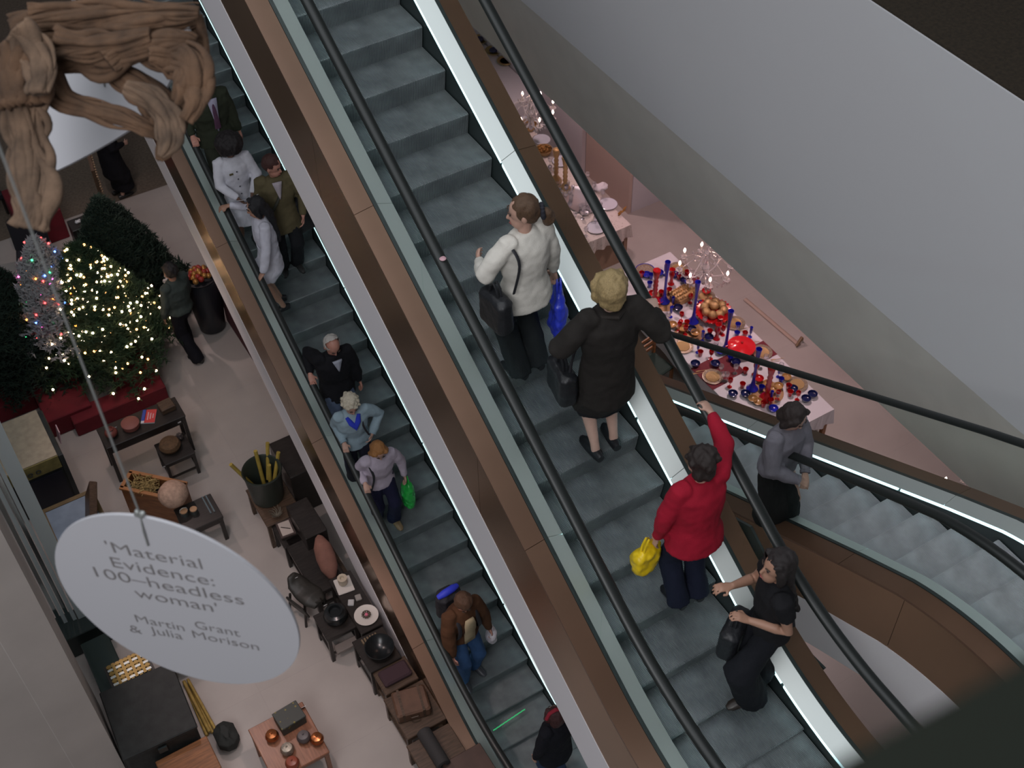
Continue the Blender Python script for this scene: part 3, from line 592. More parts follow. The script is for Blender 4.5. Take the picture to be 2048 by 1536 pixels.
# 12 brown jacket, backpack
f = on_step(LOW, 915, 1180, 1.70)
def ex12(root, J):
    up = J['up']
    for sd in (-1, 1): strap(root, [up(.12*sd,-.14,.25), up(.13*sd,-.06,.48), up(.12*sd,.12,.40), up(.14*sd,.165,.22), up(.17*sd,.10,.06)], r=.026)
    MB().box(up(.02,.168,.24), (.07,.004,.012)).build('shirt_print', mat('print_grey', (.12,.12,.12), .8), root); MB().box(up(.0,.170,.215), (.05,.004,.010)).build('shirt_print', MATS['print_grey'], root)
p_, A = person('man in a brown jacket and jeans wearing a backpack on the lower escalator', f, R(186), 1.72, 'ruddy', feet=((-.12,.06,0,-8),(.10,.14,0,6)), hands={1: dict(w=(.27,.22,.86), hint=(1,-.6,-.3)), -1: dict(w=(-.28,.16,.84), hint=(-1,-.6,-.3))}, lean=(.12,0), head=(R(-12), -.75, 0), hair=('short', (.11,.055,.03), 1.08), top=('jacket', (.085,.038,.018), dict(hem=-.04, wide=1.20, hemw=1.06, puff=1.25, front=((.46,.38,.24), 'open'))), bottom=('trousers', (.035,.085,.20), 1.15), shoes=(.05,.05,.06), extras=ex12)
M_ = Matrix.Rotation(R(186),3,'Z'); bp = thing('backpack', 'black and blue backpack on the man in the brown jacket', 'backpack', f+M_@Vector((0,-.20,.98)), R(186))
inst(remesh(MB().bevbox((0,-.02,.24), (.32,.20,.46), .07), .013, 'pack', mat('pack_black', (.015,.015,.02), .7, bump=.4, bscale=60), 2, .012, 8, 3), 'pack', bp)
MB().loft([(-.13,-.02,.44), (-.06,0,.475), (.06,0,.475), (.13,-.02,.44)], [.03,.045,.045,.03], n=10).build('top_flap', mat('pack_blue', (.03,.05,.62), .6), bp, True)
h1 = f+M_@A[-1][2]
bag('small white plastic bag in the hand of the man in the brown jacket', h1+Vector((.03,.0,.04)), (.18,.12,.22), (.60,.56,.60), R(70), .4, seed=9)
# 13 dark-dressed person at the foot of the lower escalator
f = on_step(LOW, 1112, 1420, 1.62)
p_, A = person('dark-coated woman with a red hair band at the foot of the lower escalator', f, R(10), 1.62, 'fair', head=(R(-20), 0, 0), hair=('parted', (.06,.02,.02)), top=('coat', (.010,.011,.016), dict(hem=-.25, wide=1.2, puff=1.1)), bottom=('trousers', (.03,.05,.10), 1.1), extras=lambda root, J: MB().loft([J['HD'](-.10,-.02,.02), J['HD'](-.07,-.02,.11), J['HD'](0,-.02,.15), J['HD'](.07,-.02,.11), J['HD'](.10,-.02,.02)], .022, n=8).build('hair_band', cloth('band_red', (.35,.03,.05)), root, True))
# 14 grey shirt woman on the side escalator
f = on_step(RGT, 1580, 803, 1.66)
p_, A = person('woman in a grey shirt and dark skirt riding the side escalator', f, R(192), 1.64, 'fair', feet=((-.09,.16,0,-4),(.10,-.02,0,8)), hands={-1: dict(w=(-.03,.27,1.00), hint=(-1,-.5,-.4), palm=(.3,0,-1)), 1: dict(w=(.07,.28,1.00), hint=(1,-.5,-.4), palm=(-.3,0,-1))}, lean=(.06,0), head=(R(8), -.5, 0), hair=('bob', (.030,.020,.018), 1.04), top=('shirt', (.20,.19,.22), dict(hem=-.02, wide=1.12, puff=1.2, collar=(.22,.21,.24), cuff=(.20,.19,.22))), bottom=('skirt', (.016,.018,.018), .30, 1.25), shoes=(.04,.035,.03))
# 15 walker
f = onz(388, 706)
p_, A = person('man in a grey-green jumper walking across the furniture hall', f, R(24), 1.82, 'tan', feet=((-.07,-.14,0,-4),(.08,.22,0,4)), hands={-1: dict(w=(-.24,.10,.84)), 1: dict(w=(.26,.16,.86))}, head=(0,.05,0), hair=('short', (.010,.009,.010), 1.05), top=('jumper', (.045,.06,.055), dict(hem=-.02, wide=1.08)), bottom=('trousers', (.008,.008,.012), 1.25))
# 17 figure in black at the far end
f = onz(243, 388)
p_, A = person('person in a long black coat holding a slip of paper at the far carpet', f, R(-70), 1.72, 'fair', hands={-1: dict(w=(-.10,.36,1.18), hint=(-1,-.4,-.6)), 1: dict(w=(.20,.20,1.05))}, hair=('bob', (.02,.015,.015)), top=('coat', (.007,.007,.010), dict(hem=-.55, wide=1.3, hemw=1.0, puff=1.1)), bottom=('skirt', (.007,.007,.010), .15, 1.15))
h1 = f+Matrix.Rotation(R(-70),3,'Z')@A[-1][2]
tag(MB().box((0,0,0), (.05,.16,.03), (0,0,R(15))).build('paper_slip', mat('paper_plain', (.65,.65,.66), .8), None, loc=h1+Vector((.12,.03,.02))), 'white slip of paper in the hand of the black-coated person', 'paper')
# ------------------------------------------------------------------ furniture hall
DWOOD = mat('dark_lacquer_wood', (.022,.018,.016), .35, var=.3, vscale=8, stretch=(1,6,6))
BWOOD = mat('brown_wood', (.075,.045,.028), .45, var=.35, vscale=6, stretch=(1,8,8))
OWOOD = mat('orange_wood', (.22,.085,.03), .45, var=.35, vscale=5, stretch=(1,9,9))
RWOOD = mat('red_brown_wood', (.24,.10,.055), .35, var=.25, vscale=5, stretch=(9,1,9))
REDCL = mat('red_cloth', (.13,.005,.012), .85, var=.2, vscale=5)
STRAW = mat('straw', (.42,.30,.12), .9, var=.35, vscale=40, bump=.6, bscale=80)
CREAM = mat('cream_ceramic', (.58,.54,.50), .4)
PAPER = mat('tag_paper', (.66,.66,.68), .8)
def boxthing(name, label, cat, c, d, mt, rz=0, group=None, bev=.008):
    o = MB().bevbox((0,0,d[2]/2), d, bev).build(name, mt, None, False, loc=c); o.rotation_euler[2] = rz; return tag(o, label, cat, group)
def table(name, label, cat, c, d, top_t, leg, mt, rz=0, apron=.08, shelf=None, group=None, topm=None, drawer=0, bars=False):
    """c centre on the floor, d (w, depth, h)"""
    t = thing(name, label, cat, c, rz, group); w_, e_, h_ = d
    MB().bevbox((0,0,h_-top_t/2), (w_, e_, top_t), .008).build('tabletop', topm or mt, t)
    for sx in (-1, 1):
        for sy in (-1, 1): MB().box((sx*(w_/2-leg*.7), sy*(e_/2-leg*.7), (h_-top_t)/2), (leg, leg, h_-top_t)).build('leg', mt, t)
    if apron:
        for sy in (-1, 1): MB().box((0, sy*(e_/2-leg*.6), h_-top_t-apron/2), (w_-leg*2, .02, apron)).build('apron', mt, t)
        for sx in (-1, 1): MB().box((sx*(w_/2-leg*.6), 0, h_-top_t-apron/2), (.02, e_-leg*2, apron)).build('apron', mt, t)
    if shelf: MB().bevbox((0,0,shelf), (w_-leg, e_-leg, .02), .004).build('shelf', mt, t)
    if bars:
        for sy in (-1, 1): MB().box((0, sy*(e_/2-leg*.7), h_*.28), (w_-leg*2, leg*.6, leg*.6)).build('stretcher', mt, t)
        for sx in (-1, 1): MB().box((sx*(w_/2-leg*.7), 0, h_*.28), (leg*.6, e_-leg*2, leg*.6)).build('stretcher', mt, t)
    for i in range(drawer):
        x = (i-(drawer-1)/2)*w_/(drawer+.2); dr = MB().box((x, -e_/2-.004, h_-top_t-apron/2), (w_/(drawer+.5), .016, apron*.8)).build('drawer', mt, t)
        MB().ball((x, -e_/2-.02, h_-top_t-apron/2), .012, 8).build('knob', STEEL, dr, True)
    return t
def lathe_thing(name, label, cat, c, prof, mt, group=None, n=24, smooth=True):
    return tag(MB().lathe(prof, n).build(name, mt, None, smooth, loc=c), label, cat, group)
def tagcard(label, c, s=.045, rz=0, tilt=.5):
    o = MB().box((0,0,s/2), (s, .004, s), (tilt,0,0)).build('price_tag', PAPER, None, loc=c); o.rotation_euler[2] = rz; return tag(o, label, 'tag')
# A altar table with things on it
table('altar_table', 'long black lacquered altar table in front of the red plinths', 'table', (1.40,12.63,0), (1.14,.42,.75), .035, .05, DWOOD, apron=.12)
lathe_thing('clay_pot', 'glossy red clay pot on the left end of the black altar table', 'pot', (.98,12.60,.751), [(.04,0),(.075,.03),(.09,.07),(.075,.11),(.04,.13),(.05,.15),(.045,.15),(.035,.12)], mat('red_clay', (.16,.045,.035), .3))
lathe_thing('round_box', 'round terracotta lidded box on the black altar table', 'box', (1.26,12.62,.751), [(.10,0),(.115,.01),(.118,.06),(.125,.062),(.125,.085),(.11,.095),(.0,.097)], mat('terracotta', (.22,.075,.06), .6))
bk = thing('magazine', 'blue red and white magazine lying on the black altar table', 'magazine', (1.53,12.66,.751), R(-28)); MB().box((0,0,.008), (.19,.24,.016)).build('pages', PAPER, bk)
MB().box((.022,0,.0185), (.146,.24,.003)).build('cover_red', mat('cover_red', (.55,.05,.05), .5), bk); MB().box((-.07,.02,.0185), (.05,.20,.003)).build('cover_blue', mat('cover_blue', (.04,.07,.35), .5), bk)
for i in range(3): MB().box((-.01+.035*i,0,.021), (.014,.14-.03*i,.002)).build('cover_lettering', mat('cover_pink', (.62,.40,.42), .6), bk)
boxthing('wooden_box', 'plain brown wooden box at the right end of the altar table', 'box', (1.80,12.68,.751), (.20,.19,.09), BWOOD, R(4))
tagcard('small white price tag beside the red clay pot', (1.06,12.66,.79)); tagcard('small white price tag hanging at the front of the altar table', (1.86,12.405,.66))
# B stool
table('stool', 'low dark wooden stool in front of the altar table', 'stool', (1.66,12.21,0), (.44,.44,.45), .03, .04, DWOOD, apron=.05, bars=True)
lathe_thing('round_basket', 'round brown basket sitting on the dark stool', 'basket', (1.62,12.24,.451), [(.08,0),(.13,.02),(.15,.07),(.13,.12),(.06,.15),(0,.155)], mat('basket_brown', (.10,.055,.025), .8, bump=.6, bscale=70, var=.3, vscale=30))
lathe_thing('small_jar', 'small patterned jar beside the round basket on the stool', 'jar', (1.79,12.33,.451), [(.03,0),(.045,.02),(.05,.06),(.03,.09),(.032,.10),(.02,.10)], mat('jar_pattern', (.10,.08,.07), .4, fn=spots_fn(40, (.05,.04,.04), (.35,.30,.25), .2)))
tagcard('white price tag on the side of the dark stool', (1.43,12.06,.33))
# C big chest with cloth
t = thing('chest', 'tall dark chest under a beige cloth with a ringed green front', 'chest', (.0,12.92,0), 0)
MB().bevbox((-.1,0,.48), (.80,.92,.96), .015).build('body', mat('chest_dark', (.020,.026,.026), .5, var=.3, vscale=7), t)
MB().box((-.12,.0,.972), (.70,.93,.02)).build('cloth_top', mat('beige_linen', (.40,.35,.26), .9, var=.12, vscale=12, bump=.3, bscale=150), t)
cf = MB().box((-.12,-.475,.86), (.70,.02,.22)).build('cloth_front', mat('olive_panel', (.19,.165,.055), .7, var=.25, vscale=10), t)
for sx in (-.06, .05): MB().lathe([(.030,-.006),(.038,0),(.030,.006),(.022,0),(.030,-.006)], 16, Matrix.Rotation(R(90),3,'X'), (-.12+sx,-.495,.84)).build('ring_pull', SKIRT, cf, True)
MB().box((-.1,-.47,.40), (.62,.02,.56)).build('front_panel', mat('navy_panel', (.010,.012,.022), .4), t)
for sx in (-.47,.27): MB().box((sx,-.47,.48), (.06,.03,.96)).build('corner_post', MATS['chest_dark'], t)
o = MB().box((0,0,0), (.012,.16,.22), (0,R(10),0)).build('pink_tag', mat('pink_card', (.62,.42,.46), .7), None, loc=(.36,12.95,.82)); tag(o, 'pale pink card hanging on the side of the tall dark chest', 'tag')
# D cabinet with pale blue top and lattice, board leaning on it
t = thing('cabinet', 'low cabinet with a pale blue top framed in wood beside the steel-edged pillar', 'cabinet', (.10,11.55,0), 0)
MB().bevbox((0,0,.30), (.72,.86,.60), .01).build('body', DWOOD, t); MB().box((0,0,.606), (.60,.74,.014)).build('top_panel', mat('pale_blue_top', (.22,.28,.36), .5, var=.15, vscale=5), t)
for c_, d_ in (((0,.40,.61),(.72,.06,.03)), ((0,-.40,.61),(.72,.06,.03)), ((-.33,0,.61),(.06,.74,.03)), ((.33,0,.61),(.06,.74,.03))): MB().box(c_, d_).build('top_frame', mat('yellow_wood', (.16,.11,.05), .5, var=.2), t)
for i in range(4):
    MB().box((-.02+.06*i,-.16,.618), (.012,.22,.012)).build('lattice_bar', DWOOD, t); MB().box((.07,-.25+.06*i,.620), (.22,.012,.012)).build('lattice_bar', DWOOD, t)
o = MB().bevbox((0,0,.0), (.10,.70,.30), .01, (0,R(25),0)).build('carved_board', BWOOD, None, loc=(.33,11.50,.80)); o.rotation_euler[2] = R(-18); tag(o, 'brown wooden box frame standing on the pale blue cabinet top', 'board')
# E pillar with a polished steel edge
P_ = onz(262, 1552); px_, py_ = P_.x, P_.y
PILL = mat('pillar_stone', (.6,.53,.49), .55, fn=tile_fn(1.0, .9, .004, (.60,.53,.49), (.58,.52,.48), (.70,.65,.61)))
o = struct(MB().box((px_-1.0, py_+.55, 3.4), (1.98, 1.1, 6.8)).build('wall_pillar', PILL)); 
MIRR = mat('polished_steel', (.62,.72,.74), .10, metal=1)
t = thing('steel_showcase', 'tall polished steel showcase panel standing beside the stone pillar', 'showcase', (-.36, 10.3, 0))
MB().box((.09,0,2.9), (.16,.06,5.0)).build('bright_panel', mat('satin_steel', (.74,.86,.88), .35, metal=.25), t)
for i in range(4): MB().box((-.03-.055*i,.01*i,2.9), (.045,.03,5.0)).build('steel_strip', MIRR if i % 2 else MATS['satin_steel'], t)
MB().bevbox((0,-.05,.20), (.56,.40,.40), .01).build('base', mat('showcase_base', (.02,.03,.028), .25), t)
boxthing('glass_cabinet', 'low dark glass cabinet between the pillar and the gold wicker tray', 'cabinet', (-.28,9.45,0), (.34,.9,.42), mat('dark_glass_cabinet', (.018,.03,.026), .12), 0)
# F crate, straw, ball, trays
t = thing('wooden_crate', 'orange-brown wooden crate packed with straw', 'crate', (1.17,11.61,0), R(-46)); W_, E_, H_ = .80,.28,.60
for c_, d_ in (((0,-E_/2,H_/2),(W_,.025,H_)), ((0,E_/2,H_/2),(W_,.025,H_)), ((-W_/2,0,H_/2),(.025,E_,H_)), ((W_/2,0,H_/2),(.025,E_,H_))): MB().box(c_, d_).build('side', OWOOD, t)
for c_, d_ in (((0,-E_/2,H_),(W_+.04,.05,.03)), ((0,E_/2,H_),(W_+.04,.05,.03)), ((-W_/2,0,H_),(.05,E_,.03)), ((W_/2,0,H_),(.05,E_,.03))): MB().box(c_, d_).build('rim', mat('crate_rim', (.36,.15,.05), .45), t)
MB().box((0,0,.40), (W_-.04,E_-.04,.02)).build('inner_floor', DWOOD, t)
s_ = MB(); M_ = Matrix.Rotation(R(-46),3,'Z')
for i in range(160):
    a = Vector((random.uniform(-.30,.02), random.uniform(-.10,.10), random.uniform(.46,.62))); d_ = Vector((random.uniform(-1,1), random.uniform(-1,1), random.uniform(-.3,.9))).normalized()*.10
    s_.loft([a, a+d_*.5+Vector((0,0,.02)), a+d_], [.006,.006,.003], n=4)
o = s_.build('packing_straw', STRAW, None, loc=(1.17,11.61,.03)); o.rotation_euler[2] = R(-46); o['kind'] = 'stuff'; tag(o, 'loose yellow straw spilling from the orange-brown crate', 'straw')
o = tag(inst(remesh(MB().ball((0,0,0), (.20,.20,.17), 24), .02, 'straw_ball', mat('woven_straw', (.46,.30,.22), .8, bump=.8, bscale=60, var=.2, vscale=20), 1, .008, 9, 2), 'straw_ball', None, onz(346,986,.72)), 'large pale woven straw ball resting on the crate', 'ball')
table('lacquer_box_table', 'small dark lacquer table behind the hanging oval sign', 'table', (1.52,10.95,0), (.52,.46,.50), .04, .05, DWOOD)
for i in range(2): tag(MB().box((0,0,.012), (.018,.32,.024)).build('chrome_bar', MIRR, None, loc=(1.66+.05*i,11.0,.501)), 'bright chrome bar lying on the small dark lacquer table', 'bar', 'chrome bars')
for i, (x, y, r_) in enumerate(((1.48,10.98,.05), (1.36,11.02,.055))):
    o = thing('lidded_tin', ('small tin with a wooden lid on the dark lacquer table', 'small tin with a wire handle on the dark lacquer table')[i], 'tin', (x,y,.501)); MB().lathe([(r_,0),(r_,.07),(r_*.9,.07)], 18).build('body', mat('tin_grey', (.12,.13,.12), .4, metal=.6), o, True); MB().lathe([(r_*.95,.071),(r_*.95,.085),(0,.088)], 18).build('lid', mat('lid_wood', (.42,.24,.13), .5), o, True)
    if i: MB().tube([(-r_,0,.07),(-r_*.8,0,.12),(0,0,.14),(r_*.8,0,.12),(r_,0,.07)], .005, 6).build('handle', STEEL, o, True)
# I dark chest bottom left, wicker, bamboo, basket
t = thing('trunk', 'big black trunk near the steel-edged pillar', 'trunk', (-.05,8.42,0), R(-3)); MB().bevbox((0,0,.36), (.84,.92,.70), .03).build('body', mat('trunk_black', (.016,.017,.016), .6, var=.4, vscale=9, bump=.3, bscale=40), t); MB().bevbox((0,0,.725), (.87,.95,.05), .012).build('lid', MATS['trunk_black'], t); MB().box((0,-.49,.62), (.10,.02,.09)).build('clasp', SKIRT, t)
t = thing('wicker_tray', 'gold wicker tray glinting behind the black trunk', 'tray', (-.05,9.10,0), 0); MB().box((0,0,.33), (.52,.34,.66)).build('stand', DWOOD, t)
WK = mat('gold_wicker', (.30,.20,.06), .35, metal=.5)
for i in range(9): MB().box((-.20+.05*i,0,.668+(.008 if i % 2 else 0)), (.036,.32,.008)).build('weave_strip', WK, t)
for i in range(6): MB().box((0,-.13+.052*i,.676), (.46,.030,.006)).build('weave_strip', WK if i % 2 else STEEL, t)
for i in range(4):
    o = MB().tube([(0,0,0),(0,0,.8)], .022-.003*(i % 2), 10).build('bamboo_pole', mat('bamboo', (.36,.24,.06), .5, var=.25, vscale=12), None, True, loc=(.34+.03*(i % 2),8.95-.05*i,.76+.022)); o.rotation_euler = (R(90),0,R(2+2*i)); tag(o, 'yellow bamboo pole lying along the right edge of the black trunk', 'pole', 'bamboo poles beside the trunk')
    o.location = (.46+.05*(i % 2), 8.98, .023+.046*(i//2)); o.rotation_euler = (R(90),0,R(1.5*i-2))
MB()
table('low_bench', 'low dark bench mostly hidden under the oval sign', 'bench', (.80,9.25,0), (.9,.32,.34), .04, .06, BWOOD)
o = tag(inst(remesh(MB().bevbox((0,0,.14), (.26,.34,.28), .08), .014, 'dark_pouffe', mat('pouffe', (.018,.02,.018), .8), 2, .01, 8, 5), 'dark_pouffe', None, (.62,7.98,.0)), 'soft dark pouffe on the floor beside the black trunk', 'pouffe')
boxthing('orange_chest', 'orange-brown wooden chest at the near end of the black trunk', 'chest', (.10,7.68,0), (.62,.46,.50), OWOOD)
# G row along the lower escalator
t = thing('tall_urn', 'tall dark urn crowned with red and gold baubles near the walking man', 'urn', (3.12,14.62,0)); MB().lathe([(.16,0),(.20,.04),(.24,.5),(.26,.9),(.22,1.02),(.24,1.06),(.19,1.06),(.19,.9)], 28).build('body', mat('urn_dark', (.012,.013,.018), .4), t, True)
for i in range(22):
    g = i*2.4; r_ = .17*math.sqrt(i/22); MB().ball((r_*math.cos(g), r_*math.sin(g), 1.10+.08*(1-i/22)), .045, 10).build('bauble', mat('bauble_red', (.30,.03,.02), .25) if i % 2 else mat('bauble_gold', (.45,.22,.06), .3, metal=.6), t, True)
t = thing('white_flowers', 'bunch of white flowers beside the tall dark urn', 'flowers', (2.80,15.05,0)); MB().lathe([(.06,0),(.09,.3),(.11,.7),(.07,.8),(.05,.8)], 16).build('vase', DWOOD, t, True)
for i in range(18): g = i*2.4; r_ = .12*math.sqrt(i/18); MB().ball((r_*math.cos(g), r_*math.sin(g), .86+.05*math.cos(i)), .035, 8).build('blossom', mat('blossom', (.45,.42,.42), .8), t, True)
MB(); boxthing('red_cloth_table', 'narrow table draped in dark red cloth against the lower escalator', 'table', (3.66,14.0,0), (.60,1.3,.80), mat('dark_red_cloth', (.06,.008,.012), .9))
table('plant_table', 'brown wooden table under the bamboo bucket', 'table', (2.45,10.62,0), (.50,.72,.50), .03, .05, BWOOD, apron=.06)
t = thing('bucket', 'dark green bucket holding bamboo canes', 'bucket', (2.42,10.72,.501)); MB().lathe([(.17,0),(.21,.02),(.25,.50),(.265,.55),(.255,.57),(.235,.55),(.20,.05),(0,.05)], 28).build('body', mat('bucket_green', (.028,.036,.028), .45), t, True)
for i, (x, y, dx, dy, L) in enumerate(((-.10,.06,-.20,.10,.50), (.0,.05,.02,.10,.56), (.05,.0,.05,.02,.36), (.10,.02,.16,.06,.44), (.06,.08,.14,.14,.52))):
    o = MB().tube([(0,0,0),(dx*.5,dy*.5,L*.5),(dx,dy,L)], .026, 10).build('bamboo_cane', mat('cane_yellow', (.40,.29,.06), .45, var=.2, vscale=10), None, True, loc=(2.42+x*1.3,10.72+y*1.3,.70)); tag(o, 'cut yellow bamboo cane standing in the dark green bucket', 'cane', 'bamboo canes in the bucket')
t = thing('driftwood', 'bunch of pale dried twigs in front of the dark green bucket', 'twigs', (2.38,10.36,.501))
for i in range(14): g = i*2.4; MB().tube([(0,0,.0),(.06*math.cos(g),.06*math.sin(g),.05),(.09*math.cos(g+.5),.09*math.sin(g+.5),.10+.03*math.sin(i))], [.007,.006,.003], 5).build('twig', mat('twig', (.14,.12,.09), .9), t, True)
boxthing('black_cabinet', 'black cabinet tucked under the lower escalator behind the bucket', 'cabinet', (2.98,10.95,0), (.50,.70,.80), DWOOD); boxthing('black_sideboard', 'long black sideboard between the bucket table and the bolster bench', 'sideboard', (2.66,9.98,0), (.30,.62,.70), DWOOD)
o = thing('framed_picture', 'pale framed picture lying in front of the black sideboard', 'picture', (2.40,10.12,.46), R(-6)); MB().box((0,0,.02), (.20,.27,.03)).build('frame', mat('frame_brown', (.06,.04,.035), .5), o); MB().box((0,0,.037), (.15,.22,.006)).build('print', mat('print_pale', (.45,.38,.34), .7), o); MB().box((0,0,.042), (.13,.012,.004), (0,0,R(-35))).build('drawn_line', DWOOD, o)
table('picture_stand', 'low dark stand under the pale framed picture', 'stand', (2.42,10.08,0), (.32,.44,.45), .03, .04, DWOOD)
table('bench', 'long black bench along the lower escalator carrying a bolster', 'bench', (2.50,9.50,0), (.42,.98,.45), .05, .06, DWOOD, apron=.06, bars=True)
o = tag(MB().loft([(0,-.30,0),(0,-.27,0),(0,-.15,0),(0,.0,0),(0,.15,0),(0,.27,0),(0,.30,0)], [.01,.05,.11,.125,.11,.05,.01], [.01,.06,.12,.135,.12,.06,.01], n=20).build('bolster_cushion', mat('bolster_pink', (.21,.095,.07), .85, var=.12, vscale=10), None, True, loc=(2.62,9.33,.64)), 'pinkish-brown leaf-shaped bolster leaning on the black bench', 'cushion'); o.rotation_euler = (R(28),0,R(-8))
t = thing('leather_saddle', 'dark leather saddle on a stand in front of the black bench', 'saddle', (2.22,9.12,0), R(20))
inst(remesh(MB().loft([(0,-.24,.40),(0,-.12,.44),(0,.05,.43),(0,.18,.50),(0,.24,.60)], [.10,.16,.15,.13,.06], [.05,.07,.07,.06,.03], side=(1,0,0), n=16), .014, 'seat', mat('saddle_leather', (.028,.026,.022), .5), 2, .006, 8), 'seat', t)
for sx in (-1, 1): MB().bevbox((sx*.17,.0,.30), (.03,.30,.30), .012, (0,R(14*sx),0)).build('flap', MATS['saddle_leather'], t); MB().loft([(sx*.13,-.1,.40),(sx*.20,-.12,.0)], .018, n=6).build('leg', DWOOD, t); MB().loft([(sx*.13,.16,.40),(sx*.20,.18,.0)], .018, n=6).build('leg', DWOOD, t)
MB().tube([(-.05,-.2,.44),(0,-.27,.50),(.05,-.2,.44)], .014, 6).build('pommel', MATS['saddle_leather'], t, True)
tagcard('white price tag pinned to the dark leather saddle', (2.18,9.30,.53), .05); tagcard('white price tag hanging at the corner of the black bench', (2.30,9.02,.36), .05)
table('console', 'black console table carrying white ceramics by the lower escalator', 'table', (2.66,8.58,0), (.30,.92,.58), .03, .04, DWOOD, apron=.06, shelf=.2)
o = thing('square_plate', 'square white ceramic plate on the black console', 'plate', (2.64,8.86,.581), R(-8)); MB().bevbox((0,0,.012), (.21,.24,.022), .008).build('dish', CREAM, o)
lathe_thing('ceramic_bottle', 'round cream ceramic bottle on the square plate', 'bottle', (2.64,8.88,.606), [(.04,0),(.055,.02),(.06,.06),(.05,.09),(.062,.10),(.062,.125),(.03,.125),(.02,.10)], mat('bottle_cream', (.50,.42,.32), .4))
for i in range(2): o = boxthing('small_card_box', ('small pale gift box tilted on the black console', 'small dull gift box tilted on the black console')[i], 'box', (2.60+.11*i,8.58+.02*i,.581), (.075,.085,.035), mat(('box_pale', 'box_dull')[i], ((.42,.42,.42), (.26,.24,.22))[i], .6), R(-30+20*i))
t = thing('round_platter', 'round white platter on the black console', 'platter', (2.68,8.32,.581)); MB().lathe([(.06,0),(.07,.004),(.13,.014),(.15,.02),(.15,.026),(.12,.02),(.06,.010),(0,.010)], 36).build('dish', CREAM, t, True)
t = thing('shell_ornament', 'dark twig nest with a pink ball on the round white platter', 'ornament', (2.68,8.32,.598)); MB().ball((0,-.01,.03), .022, 12).build('pink_ball', mat('hot_pink', (.70,.16,.26), .4), t, True)
for i in range(12): g = i*math.pi/6; MB().tube([(.03*math.cos(g),.03*math.sin(g),0),(.055*math.cos(g+.4),.055*math.sin(g+.4),.02),(.04*math.cos(g+.9),.04*math.sin(g+.9),.04)], .007, 5).build('twig', mat('nest', (.10,.075,.055), .9), t, True)
table('side_table', 'square dark side table with a lower shelf and a black pot', 'table', (2.34,8.50,0), (.42,.42,.52), .03, .045, DWOOD, apron=.05, bars=True)
MB().box((0,0,0), (.30,.10,.02)).build('tmp_x', DWOOD) if 0 else None
lathe_thing('black_pot', 'round black pot on the square dark side table', 'pot', (2.36,8.52,.521), [(.07,0),(.12,.02),(.15,.09),(.13,.15),(.09,.17),(.10,.19),(.075,.19),(.06,.15)], mat('pot_black', (.010,.012,.013), .25))
tagcard('white price tag on the black pot', (2.30,8.66,.66), .045)
boxthing('pale_box', 'flat pale box under the square dark side table', 'box', (2.36,8.32,.16), (.30,.12,.05), mat('flat_pale', (.24,.20,.18), .7)); 
table('black_shelf_table', 'black rack table with carved combs below the round platter', 'table', (2.58,7.86,0), (.42,.50,.55), .03, .04, DWOOD, apron=.05, bars=True)
for i in range(6): tag(MB().bevbox((0,0,.02), (.022,.07,.04), .005).build('carved_comb', mat('comb_wood', (.17,.12,.07), .6), None, loc=(2.48+.036*i,8.02,.551)), 'small carved wooden comb on the black rack table', 'comb', 'carved combs')
lathe_thing('black_bowl', 'wide black bowl on the black rack table', 'bowl', (2.60,7.80,.551), [(.06,0),(.12,.03),(.17,.10),(.18,.13),(.17,.13),(.10,.05),(0,.03)], MATS['pot_black'])
table('dark_armchair_table', 'dark brown low table with a folded brown cloth', 'table', (2.62,7.46,0), (.44,.36,.50), .04, .05, BWOOD, apron=.07, bars=True)
boxthing('folded_cloth', 'folded dark plum cloth on the dark brown low table', 'cloth', (2.62,7.46,.501), (.36,.22,.07), mat('plum_cloth', (.045,.022,.028), .9), 0, None, .02)
table('trunk_table', 'long low brown table bearing the brown suitcase', 'table', (2.62,6.98,0), (.52,.60,.44), .03, .05, BWOOD, bars=True)
t = thing('suitcase', 'brown wooden suitcase with leather straps on the long low table', 'suitcase', (2.60,7.02,.441), R(-14)); MB().bevbox((0,0,.08), (.40,.34,.16), .02).build('body', mat('case_brown', (.115,.058,.035), .5, var=.25, vscale=6), t)
for sx in (-.12,.12): MB().box((sx,0,.0815), (.03,.345,.166)).build('strap', BWOOD, t)
MB().tube([(-.05,-.17,.10),(-.04,-.20,.12),(.04,-.20,.12),(.05,-.17,.10)], .008, 6).build('handle', BWOOD, t, True)
table('tray_table', 'low brown tray table with a dark roll of matting', 'table', (2.60,6.36,0), (.56,.56,.40), .03, .05, BWOOD, apron=.05)
o = tag(MB().lathe([(.07,0),(.085,.01),(.085,.49),(.07,.50),(.04,.50),(.03,.46)], 20, Matrix.Rotation(R(90),3,'X')).build('matting_roll', mat('matting', (.030,.028,.028), .8), None, True, loc=(2.56,6.66,.488)), 'dark roll of matting lying on the low brown tray table', 'roll')
boxthing('storage_trunk', 'brown leather trunk at the end of the furniture row', 'trunk', (2.80,5.95,0), (.50,.52,.46), mat('leather_trunk', (.075,.042,.032), .5, var=.2, vscale=5))
struct(MB().box((2.80,8.0,.32), (.05,4.6,.02)).build('trim_3', BWOOD))
